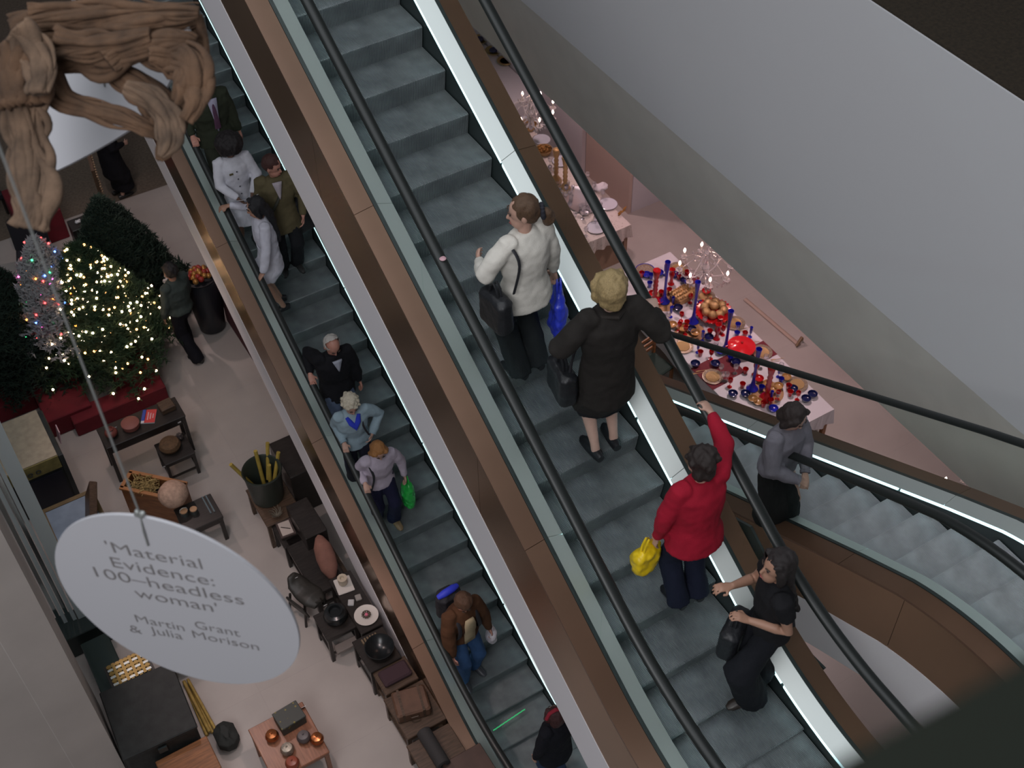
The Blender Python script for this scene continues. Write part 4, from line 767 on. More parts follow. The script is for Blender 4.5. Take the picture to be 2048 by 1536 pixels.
# H red-brown table with pots
table('tea_table', 'red-brown wooden table with copper pots in the open floor', 'table', (1.18,7.30,0), (.68,.74,.60), .035, .05, RWOOD, apron=.06)
o = thing('painted_box', 'dark painted box with yellow flowers on the red-brown table', 'box', (1.30,7.50,.601), R(4)); MB().bevbox((0,0,.07), (.30,.24,.14), .01).build('body', mat('painted_box', (.035,.04,.035), .5, fn=spots_fn(16, (.035,.04,.035), (.18,.15,.03), .16)), o); MB().bevbox((0,0,.148), (.31,.25,.02), .006).build('lid', MATS['painted_box'], o)
COP = mat('copper_pot', (.42,.14,.05), .22, metal=.85)
for i, (x, y, lb, m_) in enumerate(((1.04,7.42,'small copper pot left of the painted box', COP), (1.12,7.18,'round patterned silver tin on the red-brown table', mat('silver_tin', (.38,.34,.28), .35, metal=.7, bump=.8, bscale=60)), (1.34,7.22,'dull grey lidded pot on the red-brown table', mat('dull_pot', (.10,.085,.085), .45)), (1.46,7.12,'small copper pot at the edge of the red-brown table', COP), (1.10,7.00,'red clay dish at the near side of the red-brown table', mat('red_dish', (.24,.05,.025), .35)))):
    t = thing('lidded_pot', lb, 'pot', (x,y,.601)); MB().lathe([(.045,0),(.07,.02),(.08,.06),(.065,.09)], 22).build('body', m_, t, True); l_ = MB().lathe([(.068,.088),(.06,.105),(.02,.115),(0,.116)], 22).build('lid', m_, t, True); MB().ball((0,0,.124), .012, 10).build('knob', m_, l_, True)
tagcard('white price tag on the far edge of the red-brown table', (1.50,7.58,.60), .05)
# J plinths, trees
for i, (x0, x1, y0, y1, h_, lb) in enumerate(((.62,2.0,13.55,13.85,.28,'long low red step in front of the Christmas trees'), (1.38,2.02,13.9,14.9,.42,'red cloth-covered plinth under the lit Christmas tree'), (.30,.95,13.72,14.6,.34,'red cloth-covered plinth left of the lit Christmas tree'), (2.05,2.45,15.2,16.8,.5,'tall red cloth-covered plinth beside the dark Christmas tree'), (-.4,.3,14.4,15.6,.3,'red cloth-covered plinth under the left dark tree'), (1.2,1.9,17.9,18.9,.6,'red cloth-covered stand at the far carpet'))):
    boxthing('plinth', lb, 'plinth', ((x0+x1)/2,(y0+y1)/2,0), (x1-x0,y1-y0,h_), REDCL, 0, None, .012)
def xmas(label, c, Hh, rad, leafc, nb=300, seed=1, flock=False, lights=None, tipc=None):
    rnd = random.Random(seed); t = thing('christmas_tree', label, 'tree', c)
    MB().loft([(0,0,0),(0,0,Hh*.5),(0,0,Hh*.97)], [.05,.035,.008], n=8).build('trunk', BWOOD, t)
    MB().lathe([(.16,0),(.18,.02),(.20,.20),(.17,.20),(0,.18)], 18).build('pot', mat('tree_pot', (.10,.01,.015), .6), t, True)
    f_ = MB(); tips = []; NL = .085 if not flock else .07
    for i in range(nb):
        hh = .08+.9*(i/nb)**.82; z = Hh*hh; L = rad*(1-hh)**.85*rnd.uniform(.82,1.08)+.04; a = i*2.39996+rnd.uniform(-.2,.2); dirv = Vector((math.cos(a), math.sin(a), 0))
        p0 = Vector((0,0,z+L*.10)); p1 = Vector((0,0,z-L*.22))+dirv*L; mid = (p0+p1)/2+Vector((0,0,L*.10)); pts = []
        nseg = max(3, int(L/.055))
        for j in range(nseg+1): s_ = j/nseg; pts.append(p0*(1-s_)**2+mid*2*s_*(1-s_)+p1*s_*s_)
        tips.append((p1, dirv, hh)); side = dirv.cross(Vector((0,0,1)))
        for j in range(max(1, nseg//4), nseg+1):
            q = pts[j]; tg = (pts[j]-pts[j-1]).normalized()
            for m_ in range(7 if not flock else 5):
                g = rnd.uniform(0, 2*PI); out = side*math.cos(g)+Vector((0,0,1))*math.sin(g)*.8; d_ = (tg*rnd.uniform(.35,.9)+out).normalized()*NL*rnd.uniform(.7,1.25); w_ = d_.orthogonal().normalized()*(.011 if not flock else .02); w2 = d_.cross(w_).normalized()*w_.length
                b_ = q-tg*rnd.uniform(0,.05); f_.add([b_+w_, b_-w_*.5+w2*.87, b_-w_*.5-w2*.87, b_+d_], [(0,1,3),(1,2,3),(2,0,3)])
        for sgn in (-1, 1):
            if L > .25:
                for fr in (.45,.7,.88):
                    j = int(fr*nseg); q = pts[j]; d0 = (dirv*.7+side*sgn*.8+Vector((0,0,-.12))).normalized(); LL = L*.34*(1.15-fr)+.05; ns2 = max(2, int(LL/.05))
                    for e in range(1, ns2+1):
                        qq = q+d0*LL*e/ns2
                        for m_ in range(6 if not flock else 4):
                            g = rnd.uniform(0, 2*PI); out = side*math.cos(g)+Vector((0,0,1))*math.sin(g)*.8; d_ = (d0*rnd.uniform(.3,.8)+out).normalized()*NL*rnd.uniform(.7,1.2); w_ = d_.orthogonal().normalized()*(.011 if not flock else .02); w2 = d_.cross(w_).normalized()*w_.length
                            f_.add([qq+w_, qq-w_*.5+w2*.87, qq-w_*.5-w2*.87, qq+d_], [(0,1,3),(1,2,3),(2,0,3)])
                    tips.append((q+d0*LL, d0, hh))
    o = f_.build('foliage', leafc, t); o['kind'] = 'stuff'
    if lights:
        n, cols, rb = lights; cand = [x for x in tips if x[1].y < .55]; rnd.shuffle(cand)
        me = []
        for nm, cc, es in cols:
            me.append(MB().ball((0,0,0), rb, 8).mesh('light_bulb', mat('bulb_'+nm, cc, .4, emit=cc, es=es), True))
        for i, (p, d_, hh) in enumerate(cand[:n]): inst(rnd.choice(me), 'light_bulb', t, p+d_*.02+Vector((0,0,.015)))
    return t
FIR = mat('fir_green', (.020,.048,.018), .8, var=.35, vscale=4); FIR2 = mat('fir_dark', (.008,.022,.013), .85, var=.3, vscale=4); FLK = mat('flocked_white', (.34,.34,.35), .9, var=.15, vscale=10)
xmas('green Christmas tree covered in warm white lights', (1.56,14.66,.43), 2.0, 1.22, FIR, 460, 3, lights=(300, (('warm', (1,.62,.34), 16), ('warm2', (1,.70,.45), 22), ('dimwarm', (1,.45,.15), 6)), .017))
xmas('white flocked Christmas tree with coloured lights', (1.10,14.90,.95), 1.62, .82, FLK, 400, 5, flock=True, lights=(120, (('red', (1,.05,.05), 7), ('pink', (1,.1,.5), 7), ('blue', (.1,.25,1), 7), ('green', (.05,.8,.25), 5), ('orange', (1,.28,.04), 9)), .015))
xmas('dark unlit Christmas tree behind the lit one', (2.24,15.85,0), 2.15, 1.15, FIR2, 380, 7)
xmas('dark unlit Christmas tree left of the white flocked tree', (.34,15.1,.31), 2.0, 1.15, FIR2, 400, 9)
boxthing('plinth', 'tall green-draped stand under the white flocked tree', 'plinth', (1.10,14.90,0), (.3,.3,.945), FIR2)
t = thing('bauble_box', 'open tray of gold baubles at the foot of the dark Christmas tree', 'baubles', (2.42,15.55,.51)); MB().box((0,0,.03), (.30,.36,.06)).build('tray', REDCL, t)
for i in range(16): MB().ball((-.11+.07*(i % 4), -.13+.085*(i//4), .08), .034, 10).build('bauble', (MATS['bauble_gold'], MATS['bauble_red'], mat('bauble_silver', (.40,.38,.36), .3, metal=.6))[i % 3], t, True)
# far dark chairs on the carpet
for i, (x, y, rz, lb) in enumerate(((.9,19.2,R(20),'dark upholstered chair with a red cushion at the far carpet'), (1.2,17.2,R(-15),'dark upholstered chair behind the Christmas trees'))):
    t = thing('chair', lb, 'chair', (x,y,0), rz); MB().bevbox((0,0,.40), (.55,.55,.16), .04).build('seat', mat('chair_dark', (.010,.010,.016), .8), t); MB().bevbox((0,.25,.72), (.55,.12,.60), .04, (R(-8),0,0)).build('backrest', MATS['chair_dark'], t)
    for sx in (-1, 1):
        for sy in (-1, 1): MB().box((sx*.23,sy*.23,.16), (.05,.05,.32)).build('leg', DWOOD, t)
    if i == 0: MB().bevbox((0,-.02,.54), (.34,.34,.12), .05).build('cushion', mat('cushion_red', (.22,.02,.02), .8), t)
o = tag(MB().bevbox((0,0,.03), (.10,.05,.06), .02).build('white_bow', PAPER, None, loc=onz(156,441,.9)-Vector((0,0,.03))), 'small white bow among the far chairs', 'bow')
boxthing('bow_stand', 'dark plinth under the small white bow', 'plinth', Vector((onz(156,441,.9).x, onz(156,441,.9).y, 0)), (.3,.3,.869), DWOOD)
t = thing('beaded_screen', 'brown beaded screen at the far carpet by the lower escalator', 'screen', (2.55,17.6,0), R(80)); MB().box((0,0,.8), (.8,.05,1.6)).build('frame', BWOOD, t)
for i in range(60): MB().ball((-.34+.068*(i % 10)+.03*((i//10) % 2), -.03, .55+.17*(i//10)), .018, 6).build('bead', mat('bead', (.38,.28,.18), .4), t, True)
# ------------------------------------------------------------------ tableware display
LINEN = mat('white_linen', (.56,.53,.56), .85, bump=.2, bscale=120)
LACE = mat('lace_cloth', (.52,.45,.42), .85, fn=spots_fn(26, (.54,.47,.44), (.36,.29,.25), .2))
TANB = mat('tan_box', (.30,.19,.13), .7)
def cloth_table(name, label, x0, x1, y0, y1, h_, drop, mt, legm):
    t = thing(name, label, 'table', ((x0+x1)/2, (y0+y1)/2, 0)); w_, e_ = x1-x0, y1-y0
    MB().box((0,0,h_-.03), (w_-.04, e_-.04, .04)).build('tabletop', legm, t); c = MB(); ring = []; n = 0; per = []
    N = 120
    for i in range(N):
        s_ = i/N*4; k_ = int(s_); f_ = s_-k_
        p = ((-1+2*f_,-1),(1,-1+2*f_),(1-2*f_,1),(-1,1-2*f_))[k_]; per.append((p[0]*w_/2, p[1]*e_/2))
    vv = [(x,y,h_) for x, y in per]+[(x*(1+.03*math.sin(i*1.1)+.01), y*(1+.012*math.sin(i*1.3)+.005), h_-drop) for i, (x, y) in enumerate(per)]
    c.add(vv, [tuple(range(N))]+[(N+i, N+(i+1) % N, (i+1) % N, i) for i in range(N)]); c.build('tablecloth', mt, t)
    for sx in (-1, 1):
        for sy in (-1, 1): MB().box((sx*(w_/2-.06), sy*(e_/2-.06), (h_-.05)/2), (.06,.06,h_-.05)).build('leg', legm, t)
    return t
TZ = .752
cloth_table('display_table', 'long white-clothed table set with red blue and gold tableware', 8.42, 9.60, 7.80, 11.62, .75, .28, LINEN, OWOOD)
cloth_table('display_table', 'long lace-clothed table set with silver and glass tableware', 8.30, 9.42, 12.42, 17.2, .80, .24, LACE, TANB)
boxthing('table_base', 'tan box base under the near end of the lace-clothed table', 'base', (8.86,12.75,0), (.9,.5,.55), TANB)
REDG = mat('red_glass', (.42,.008,.012), .12, coat=.5); BLUG = mat('blue_glass', (.015,.02,.36), .12, coat=.5); DBLU = mat('dark_blue_glass', (.008,.012,.07), .15, coat=.5); GOLD = mat('gold', (.55,.36,.17), .3, metal=.75, bump=.9, bscale=120); CLR = mat('clear_crystal', (.9,.88,.9), .05, trans=.85, ior=1.45); SILV = mat('silver', (.62,.60,.64), .22, metal=.9)
GPL = mat('gold_plate', (.50,.38,.28), .25, metal=.6, fn=spots_fn(45, (.46,.34,.25), (.62,.52,.44), .35)); WPL = mat('white_plate', (.50,.50,.56), .25); AMB = mat('amber_glass', (.40,.22,.08), .15, coat=.4)
def LM(nm, prof, mt, n=22): return MB().lathe(prof, n).mesh(nm, mt, True)
PLATE = lambda r_: [(r_*.55,0),(r_*.62,.004),(r_*.97,.020),(r_,.024),(r_*.97,.026),(r_*.62,.012),(0,.010)]
GOB = [(.032,0),(.034,.004),(.006,.010),(.005,.075),(.012,.085),(.032,.11),(.036,.15),(.033,.17),(.030,.17),(.030,.12),(0,.095)]
CUP = [(.022,0),(.026,.004),(.036,.07),(.042,.10),(.039,.10),(.030,.03),(0,.012)]
BOWL = [(.025,0),(.03,.006),(.055,.03),(.068,.065),(.064,.066),(.05,.035),(0,.018)]
VASE = [(.045,0),(.05,.01),(.03,.04),(.024,.12),(.04,.17),(.045,.22),(.03,.26),(.045,.30),(.040,.30),(.022,.25),(0,.20)]
FLUT = [(.03,0),(.03,.004),(.005,.012),(.005,.06),(.020,.09),(.024,.20),(.021,.20),(0,.10)]
CNDL = [(.075,0),(.085,.02),(.06,.05),(.03,.11),(.022,.20),(.020,.42),(.024,.60),(.036,.72),(.044,.80),(.040,.80),(.02,.70)]
SPIR = [(.09,0),(.10,.03),(.06,.10),(.03,.14)]+[(.030+(.012 if i % 2 else 0), .16+.04*i) for i in range(10)]+[(.05,.58),(.062,.64),(.055,.66),(.02,.64)]
CAT = {'gob': ('goblet', 'goblet', GOB), 'cup': ('tumbler', 'tumbler', CUP), 'bowl': ('bowl', 'bowl', BOWL), 'vase': ('vase', 'vase', VASE), 'flute': ('flute_glass', 'glass', FLUT), 'candle': ('candlestick', 'candlestick', CNDL), 'spiral': ('candlestick', 'candlestick', SPIR)}
CM = {'red': REDG, 'blue': BLUG, 'dblue': DBLU, 'gold': GOLD, 'clear': CLR, 'silver': SILV, 'amber': AMB}
CNAME = {'red': 'red', 'blue': 'cobalt blue', 'dblue': 'dark blue', 'gold': 'gold', 'clear': 'clear crystal', 'silver': 'silver', 'amber': 'amber'}
KN = {'gob': 'stemmed goblet', 'cup': 'tumbler', 'bowl': 'small bowl', 'vase': 'waisted vase', 'flute': 'slim flute glass', 'candle': 'tall fluted candlestick', 'spiral': 'twisted candlestick'}
MESHC = {}
LMK = {'red and gold': (('the gold casket',1367,594),('the scalloped red platter',1426,630),('the big red tureen',1481,702),('the far twisted red candlestick',1308,604),('the blue-rimmed plate',1290,541),('the near dark red placemat',1422,747),('the dark red napkin',1455,733),('the near twisted red candlestick',1532,796),('the right-hand dark red placemat',1522,702),('the gold plate at the near table end',1594,768),('the gold lace mat',1380,664)),
    'lace': (('the oval silver tray',1162,400),('the gold filigree basket',1088,305),('the folded white napkin',1200,376),('the gold ribbon bow',1244,424),('the near pale plate',1193,455),('the gold twisted candlestick',1130,378))}
def near(px, py, where): return min(LMK['lace' if 'lace' in where else 'red and gold'], key=lambda m_: (m_[1]-px)**2+(m_[2]-py)**2)[0]
def ware(kind, col, px, py, z=TZ, where='on the red and gold table', sc=1.0):
    key = (kind, col)
    if key not in MESHC: MESHC[key] = LM(CAT[kind][0], CAT[kind][2], CM[col])
    p = onz(px, py, z); o = inst(MESHC[key], CAT[kind][0], None, p, (0,0,random.uniform(0,3)), sc)
    w2 = 'beside '+near(px, py, where)
    return tag(o, '%s glass %s %s' % (CNAME[col], KN[kind], w2) if col not in ('gold','silver') else '%s %s %s' % (CNAME[col], KN[kind], w2), CAT[kind][1], '%s %ss %s' % (CNAME[col], CAT[kind][1], where))
for px, py in ((1328,602), (1386,642), (1450,700), (1504,776)): ware('candle', 'blue', px, py)
ware('spiral', 'red', 1308, 604); ware('spiral', 'red', 1532, 796)
for col, kind, L in (('red', 'cup', ((1283,552),(1357,556),(1373,650),(1419,668),(1489,672),(1484,774),(1576,777),(1579,790),(1526,812),(1540,806),(1400,710),(1338,585),(1322,590),(1490,745))), ('red', 'gob', ((1362,640),(1358,660),(1370,667),(1421,716),(1459,772),(1594,798),(1554,797),(1380,604),(1445,668),(1372,556))), ('red', 'vase', ((1342,566),(1433,676),(1510,748),(1437,662))), ('red', 'bowl', ((1318,604),(1305,590),(1517,760),(1412,585))),
    ('blue', 'cup', ((1299,572),(1302,556),(1400,612),(1473,672),(1522,780),(1561,764),(1350,553),(1475,655),(1460,720))), ('blue', 'flute', ((1341,632),(1330,548),(1404,680),(1395,703),(1541,800),(1500,672),(1370,580),(1556,752),(1345,612))), ('dblue', 'bowl', ((1356,618),(1368,564),(1383,661),(1417,677),(1471,727),(1490,790),(1611,800),(1624,791),(1430,730),(1585,780),(1465,790),(1390,730))), ('blue', 'bowl', ((1293,552),(1546,820),(1318,548),(1440,705))),
    ('amber', 'bowl', ((1345,652),(1365,660),(1390,668),(1535,770),(1556,775),(1545,782),(1505,800),(1515,806),(1572,757))), ('clear', 'gob', ((1350,690),(1441,745),(1452,760),(1520,735),(1530,725),(1470,745),(1560,742),(1553,800),(1408,650),(1336,640),(1430,700),(1445,760)))):
    for px, py in L: ware(kind, col, px, py)
for i, (px, py) in enumerate(((1356,537),(1411,593),(1470,646),(1524,704),(1594,768),(1366,692),(1425,753))):
    p = onz(px, py, TZ); o = thing('gold_plate', 'gold patterned dinner plate by '+('the chandelier and far napkin','the gold casket','the scalloped red platter','the red tureen, on a dark red placemat','the near table end','the gold lace mat','the dark red napkin, on a placemat')[i], 'plate', p, 0, 'gold dinner plates on the red and gold table'); inst(MESHC.setdefault('gp', LM('plate', PLATE(.148), GPL, 32)), 'plate', o); inst(MESHC.setdefault('gp2', LM('inner_plate', [(.0,.012),(.095,.012),(.10,.018),(.098,.024),(.06,.018),(0,.018)], GOLD, 28)), 'inner_plate', o)
p = onz(1290, 541, TZ); o = thing('blue_rim_plate', 'gold plate with a blue rim at the far corner of the white-clothed table', 'plate', p); LMm = LM('plate', PLATE(.15), GPL, 32); inst(LMm, 'plate', o); MB().lathe([(.142,.024),(.152,.022),(.155,.027),(.146,.031),(.142,.024)], 32).build('rim', BLUG, o, True)
def fork(px, py, rz, n=2):
    for i in range(n):
        o = MB().loft([(0,-.09,.003),(0,.02,.003),(0,.06,.006),(0,.10,.004)], [.004,.004,.011,.009], [.002]*4, n=6).build('fork', GOLD, None, True, loc=onz(px+7*i, py-5*i, TZ)+Vector((0,0,.008))); o.rotation_euler[2] = rz; tag(o, 'gold fork laid beside '+near(px, py, ''), 'fork', 'gold forks on the red and gold table')
for px, py in ((1398,745), (1500,688), (1548,722), (1485,660)): fork(px, py, R(70))
for i, (px, py, w_, e_, rz, lb) in enumerate(((1422,747,.42,.62,R(2),'dark red placemat under the near gold plate'), (1522,702,.42,.40,R(0),'dark red placemat under the right-hand gold plate'), (1455,733,.40,.50,R(0),'dark red napkin among the blue bowls'), (1380,555,.25,.3,R(20),'dark red napkin at the far gold plate'))):
    o = MB().bevbox((0,0,.003), (w_*.8,e_*.8,.005), .002).build('placemat', mat('placemat_red', (.13,.012,.02), .8, var=.2, vscale=20), None, loc=onz(px, py, .7505)); o.rotation_euler[2] = rz; tag(o, lb, 'placemat')
for i, (px, py) in enumerate(((1380,664),(1535,783),(1330,600))):
    o = MB().lathe([(.22,0),(.225,.002),(.22,.004),(0,.004)], 28).build('gold_mat', mat('gold_lace', (.38,.22,.11), .5, metal=.4, bump=.8, bscale=90), None, loc=onz(px, py, .7505)); tag(o, 'round gold lace mat under small glass bowls', 'placemat', 'gold lace mats')
# red platter with gold balls, big red bowl, gold casket
p = onz(1426, 630, TZ); o = thing('red_platter', 'scalloped red glass platter on the white-clothed table', 'platter', p); MB().lathe([(.10,0),(.11,.02),(.06,.03),(.08,.06),(.22,.085),(.265,.10),(.26,.105),(.20,.092),(0,.075)], 36).build('dish', REDG, o, True)
for i in range(28): g = i*2*PI/28; MB().ball((.262*math.cos(g),.262*math.sin(g),.102), .018, 8).build('scallop', REDG, o, True)
for i in range(8): g = i*PI/4; r_ = .14 if i else 0; tag(MB().ball((0,0,0), .068, 16).build('gold_ball', GOLD, None, True, loc=p+Vector((.14*math.cos(g),.14*math.sin(g),.155))), 'textured gold ball on the scalloped red platter', 'ball', 'gold balls on the red platter')
o = tag(MB().ball((0,0,0), .07, 16).build('gold_ball', GOLD, None, True, loc=p+Vector((0,0,.21))), 'textured gold ball on the scalloped red platter', 'ball', 'gold balls on the red platter')
p = onz(1481, 702, TZ); o = thing('red_tureen', 'big bright red glass tureen on the white-clothed table', 'tureen', p); MB().lathe([(.09,0),(.10,.015),(.16,.06),(.205,.11),(.20,.13),(.12,.16),(.05,.18),(0,.185)], 32).build('body', mat('bright_red_glass', (.60,.012,.02), .12, coat=.5), o, True); MB().ball((0,0,.195), .02, 10).build('knob', REDG, o, True)
MB().tube([(-.18,.04,.12),(-.24,.05,.15),(-.24,.06,.19),(-.20,.05,.20)], .012, 7).build('handle', REDG, o, True)
p = onz(1367, 594, TZ); o = thing('gold_casket', 'gold beaded casket at the middle of the white-clothed table', 'casket', p, R(4)); MB().bevbox((0,0,.07), (.40,.24,.14), .03).build('body', GOLD, o)
for i in range(40): MB().ball((-.19+.042*(i % 10), -.10+.066*(i//10), .145), .021, 6).build('bead', GOLD if i % 3 else AMB, o, True)
# silver table
SW = 'on the lace-clothed table'
for i, (px, py) in enumerate(((1047,243),(1083,279),(1122,322),(1216,408),(1193,455))):
    o = thing('white_plate', 'pale dinner plate '+('at the far end of the lace-clothed table','between the two gold filigree baskets','between the gold filigree basket and the glasses','beside the gold ribbon bow','at the near end of the lace-clothed table')[i], 'plate', onz(px, py, .802), 0, 'pale dinner plates on the lace-clothed table'); inst(MESHC.setdefault('wp', LM('plate', PLATE(.15), WPL, 32)), 'plate', o); inst(MESHC.setdefault('wp2', LM('rim', [(.145,.020),(.155,.021),(.158,.026),(.148,.029),(.145,.020)], SILV, 32)), 'rim', o)
o = thing('silver_tray', 'large oval silver tray of glasses on the lace-clothed table', 'tray', onz(1162,400,.802), R(90)); t_ = MB().lathe([(.0,0),(.24,0),(.29,.02),(.295,.03),(.28,.025),(.23,.008),(0,.008)], 36).build('tray', SILV, o, True); t_.scale = (1.25,.9,1)
rnd = random.Random(4)
for i in range(34):
    s_ = rnd.random(); px = 1078+112*s_+rnd.uniform(-16,16); py = 340+105*s_+rnd.uniform(-8,8); ware(rnd.choice(('gob','gob','cup','flute','bowl')), rnd.choice(('clear','clear','clear','silver','gold')), px, py, .803, SW)
for px, py in ((1200,420),(1188,380),(1205,395),(1175,360),(1055,262),(1100,330),(1110,350),(1172,470),(1150,440)): ware('gob', 'clear', px, py, .803, SW)
for px, py in ((1130,378),(1112,362)): ware('spiral', 'gold', px, py, .803, SW)
for i, (px, py) in enumerate(((1088,305),(1058,256))):
    o = thing('gold_basket', ('gold filigree basket between the pale plates', 'small gold filigree basket at the far pale plate')[i], 'basket', onz(px, py, .802)); MB().lathe([(.08,0),(.11,.02),(.14,.10),(.13,.10),(.09,.02),(0,.015)], 20).build('body', GOLD, o, True)
    for j in range(20): g = j*2.4; r_ = .11*math.sqrt(j/20); MB().ball((r_*math.cos(g),r_*math.sin(g),.10+.02*math.sin(j)), .024, 7).build('nut', mat('nut_gold', (.40,.20,.06), .4, metal=.5), o, True)
o = tag(inst(remesh(MB().bevbox((0,0,.05), (.24,.16,.10), .04), .012, 'napkin', LINEN, 1, .03, 9, 4), 'napkin', None, onz(1200,376,.803)), 'folded white napkin at the wall side of the lace-clothed table', 'napkin')
t = thing('gold_bow', 'gold ribbon bow at the corner of the lace-clothed table', 'bow', onz(1244,424,.802), R(20))
for sx in (-1, 1): MB().loft([(0,0,.02),(sx*.05,0,.05),(sx*.10,0,.045),(sx*.09,0,.015),(sx*.02,0,.012)], [.012,.03,.03,.026,.012], [.008]*5, n=8).build('loop', mat('ribbon_gold', (.42,.20,.05), .45), t, True)
MB().ball((0,0,.025), .018, 8).build('knot', MATS['ribbon_gold'], t, True)
# shelf with bowls further back
t = thing('display_plinth', 'narrow white plinth with gold bowls beside the lace-clothed table', 'plinth', (9.74,17.3,0), R(0)); MB().bevbox((0,0,.44), (.52,2.4,.88), .01).build('body', LINEN, t)
for i, (px, py, m_) in enumerate(((959,82,DBLU),(987,104,DBLU),(1011,124,GOLD))):
    o = thing('gold_bowl', ('gold bowl with a dark side on the narrow white plinth', 'dark bowl on a gold saucer on the narrow white plinth', 'shallow gold bowl at the near end of the narrow white plinth')[i], 'bowl', onz(px, py, .882)); MB().lathe([(.09,0),(.12,.02),(.16,.06),(.155,.065),(.10,.03),(0,.02)], 26).build('bowl', mat('gold_plain', (.45,.36,.16), .3, metal=.7), o, True); MB().lathe([(.05,.03),(.08,.06),(.07,.08),(0,.075)] if i < 2 else [(.13,.05),(.135,.055),(.12,.058),(.1,.05)], 22).build('inset', m_, o, True)
# partition walls
slab('wall_partition', 10.10, 10.16, 13.43, 14.73, 0, 3.6, mat('tan_panel', (.50,.38,.33), .8)); slab('wall_partition', 10.02, 10.10, 14.74, 22, 0, 3.6, LINEN); slab('wall_partition', 10.17, 13.5, 13.43, 13.50, 0, 3.6, LINEN)
# bar modelled in place of a soft shadow stripe on the floor, chair with green seat
t = thing('floor_rail', 'low tan bar standing in for a shadow stripe on the pink-lit floor', 'rail', (0,0,0)); a = onz(1490,598,.0); b_ = onz(1598,690,.0); MB().loft([a+Vector((0,0,.02)), b_+Vector((0,0,.02))], .035, .02, n=8).build('bar', mat('rail_tan', (.36,.27,.22), .6), t, True)
MB().loft([b_+Vector((-.06,0,.03)), b_+Vector((.06,.03,.12)), b_+Vector((.10,.05,.03))], [.02,.03,.015], n=6).build('finial', mat('finial_brown', (.16,.10,.05), .6), t, True)
q = onz(1326,722,.45); t = thing('chair', 'wooden chair with a dark green seat between the escalators', 'chair', (min(q.x,8.15),q.y,0), R(10)); MB().bevbox((0,0,.45), (.42,.42,.06), .02).build('seat', mat('green_seat', (.012,.025,.02), .8), t)
for sx in (-1, 1):
    for sy in (-1, 1): MB().box((sx*.19,sy*.19,.21 if sy < 0 else .45), (.04,.04,.42 if sy < 0 else .9)).build('leg', OWOOD, t)
for i in range(3): MB().box((0,.19,.60+.12*i), (.36,.02,.05)).build('back_slat', OWOOD, t)
# chandeliers
def chandelier(label, c, top, seed=0, n=8):
    t = thing('chandelier', label, 'chandelier', c, seed*.3); MB().lathe([(.0,-.30),(.03,-.26),(.06,-.18),(.03,-.10),(.02,.0),(.07,.06),(.03,.14),(.02,.30),(.05,.34),(.015,.40),(.01,.5)], 16).build('stem', CLR, t, True); MB().tube([(0,0,.48),(0,0,top-c[2])], .008, 6).build('chain', STEEL, t)
    bul = MB().lathe([(.0,-.03),(.014,-.012),(.018,.008),(.010,.034),(0,.055)], 10).mesh('bulb', mat('candle_bulb', (1,.75,.6), .4, emit=(1,.62,.50), es=26), True)
    arm = MB().tube([(.02,0,-.05),(.14,0,-.13),(.28,0,-.12),(.36,0,-.03),(.38,0,.02)], [.010,.012,.012,.011,.010], 7).mesh('arm', CLR, True); pan = MB().lathe([(.015,0),(.05,.012),(.055,.02),(.012,.02)], 14).mesh('drip_pan', CLR, True); cd = MB().lathe([(.011,0),(.011,.09),(.0,.09)], 10).mesh('candle_tube', CREAM, True); drop = MB().lathe([(0,-.05),(.010,-.035),(.012,-.02),(.004,0),(0,.002)], 8).mesh('crystal_drop', CLR, False)
    for i in range(n):
        g = i*2*PI/n; ca, sa = math.cos(g), math.sin(g); inst(arm, 'arm', t, (0,0,0), (0,0,g)); x, y = .38*ca, .38*sa
        inst(pan, 'drip_pan', t, (x,y,.02)); inst(cd, 'candle_tube', t, (x,y,.035)); inst(bul, 'bulb', t, (x,y,.155))
        for j in range(5): h = j*2*PI/5; inst(drop, 'crystal_drop', t, (x+.045*math.cos(h), y+.045*math.sin(h), .02))
        for j in range(5): s_ = (j+.5)/5; inst(drop, 'crystal_drop', t, (.36*s_*ca+.02*sa, .36*s_*sa-.02*ca, -.06-.10*math.sin(PI*s_)))
        inst(arm, 'arm', t, (0,0,.30), (0,0,g+.39), .55); inst(drop, 'crystal_drop', t, (.2*math.cos(g+.39), .2*math.sin(g+.39), .30))
        MB().tube([(.05*ca,.05*sa,.33),(.20*ca,.20*sa,.20),(.37*ca,.37*sa,.04)], .006, 5).build('bead_swag', CLR, t, True)
    return t
chandelier('crystal chandelier hanging beside the red and gold table', onz(1410,538,1.35), 3.99, 1); chandelier('crystal chandelier hanging above the lace-clothed table', onz(1062,228,1.75), 3.99, 2); chandelier('crystal chandelier peeking out under the bulkhead by the side escalator', onz(1935,1012,1.5), 3.99, 3)
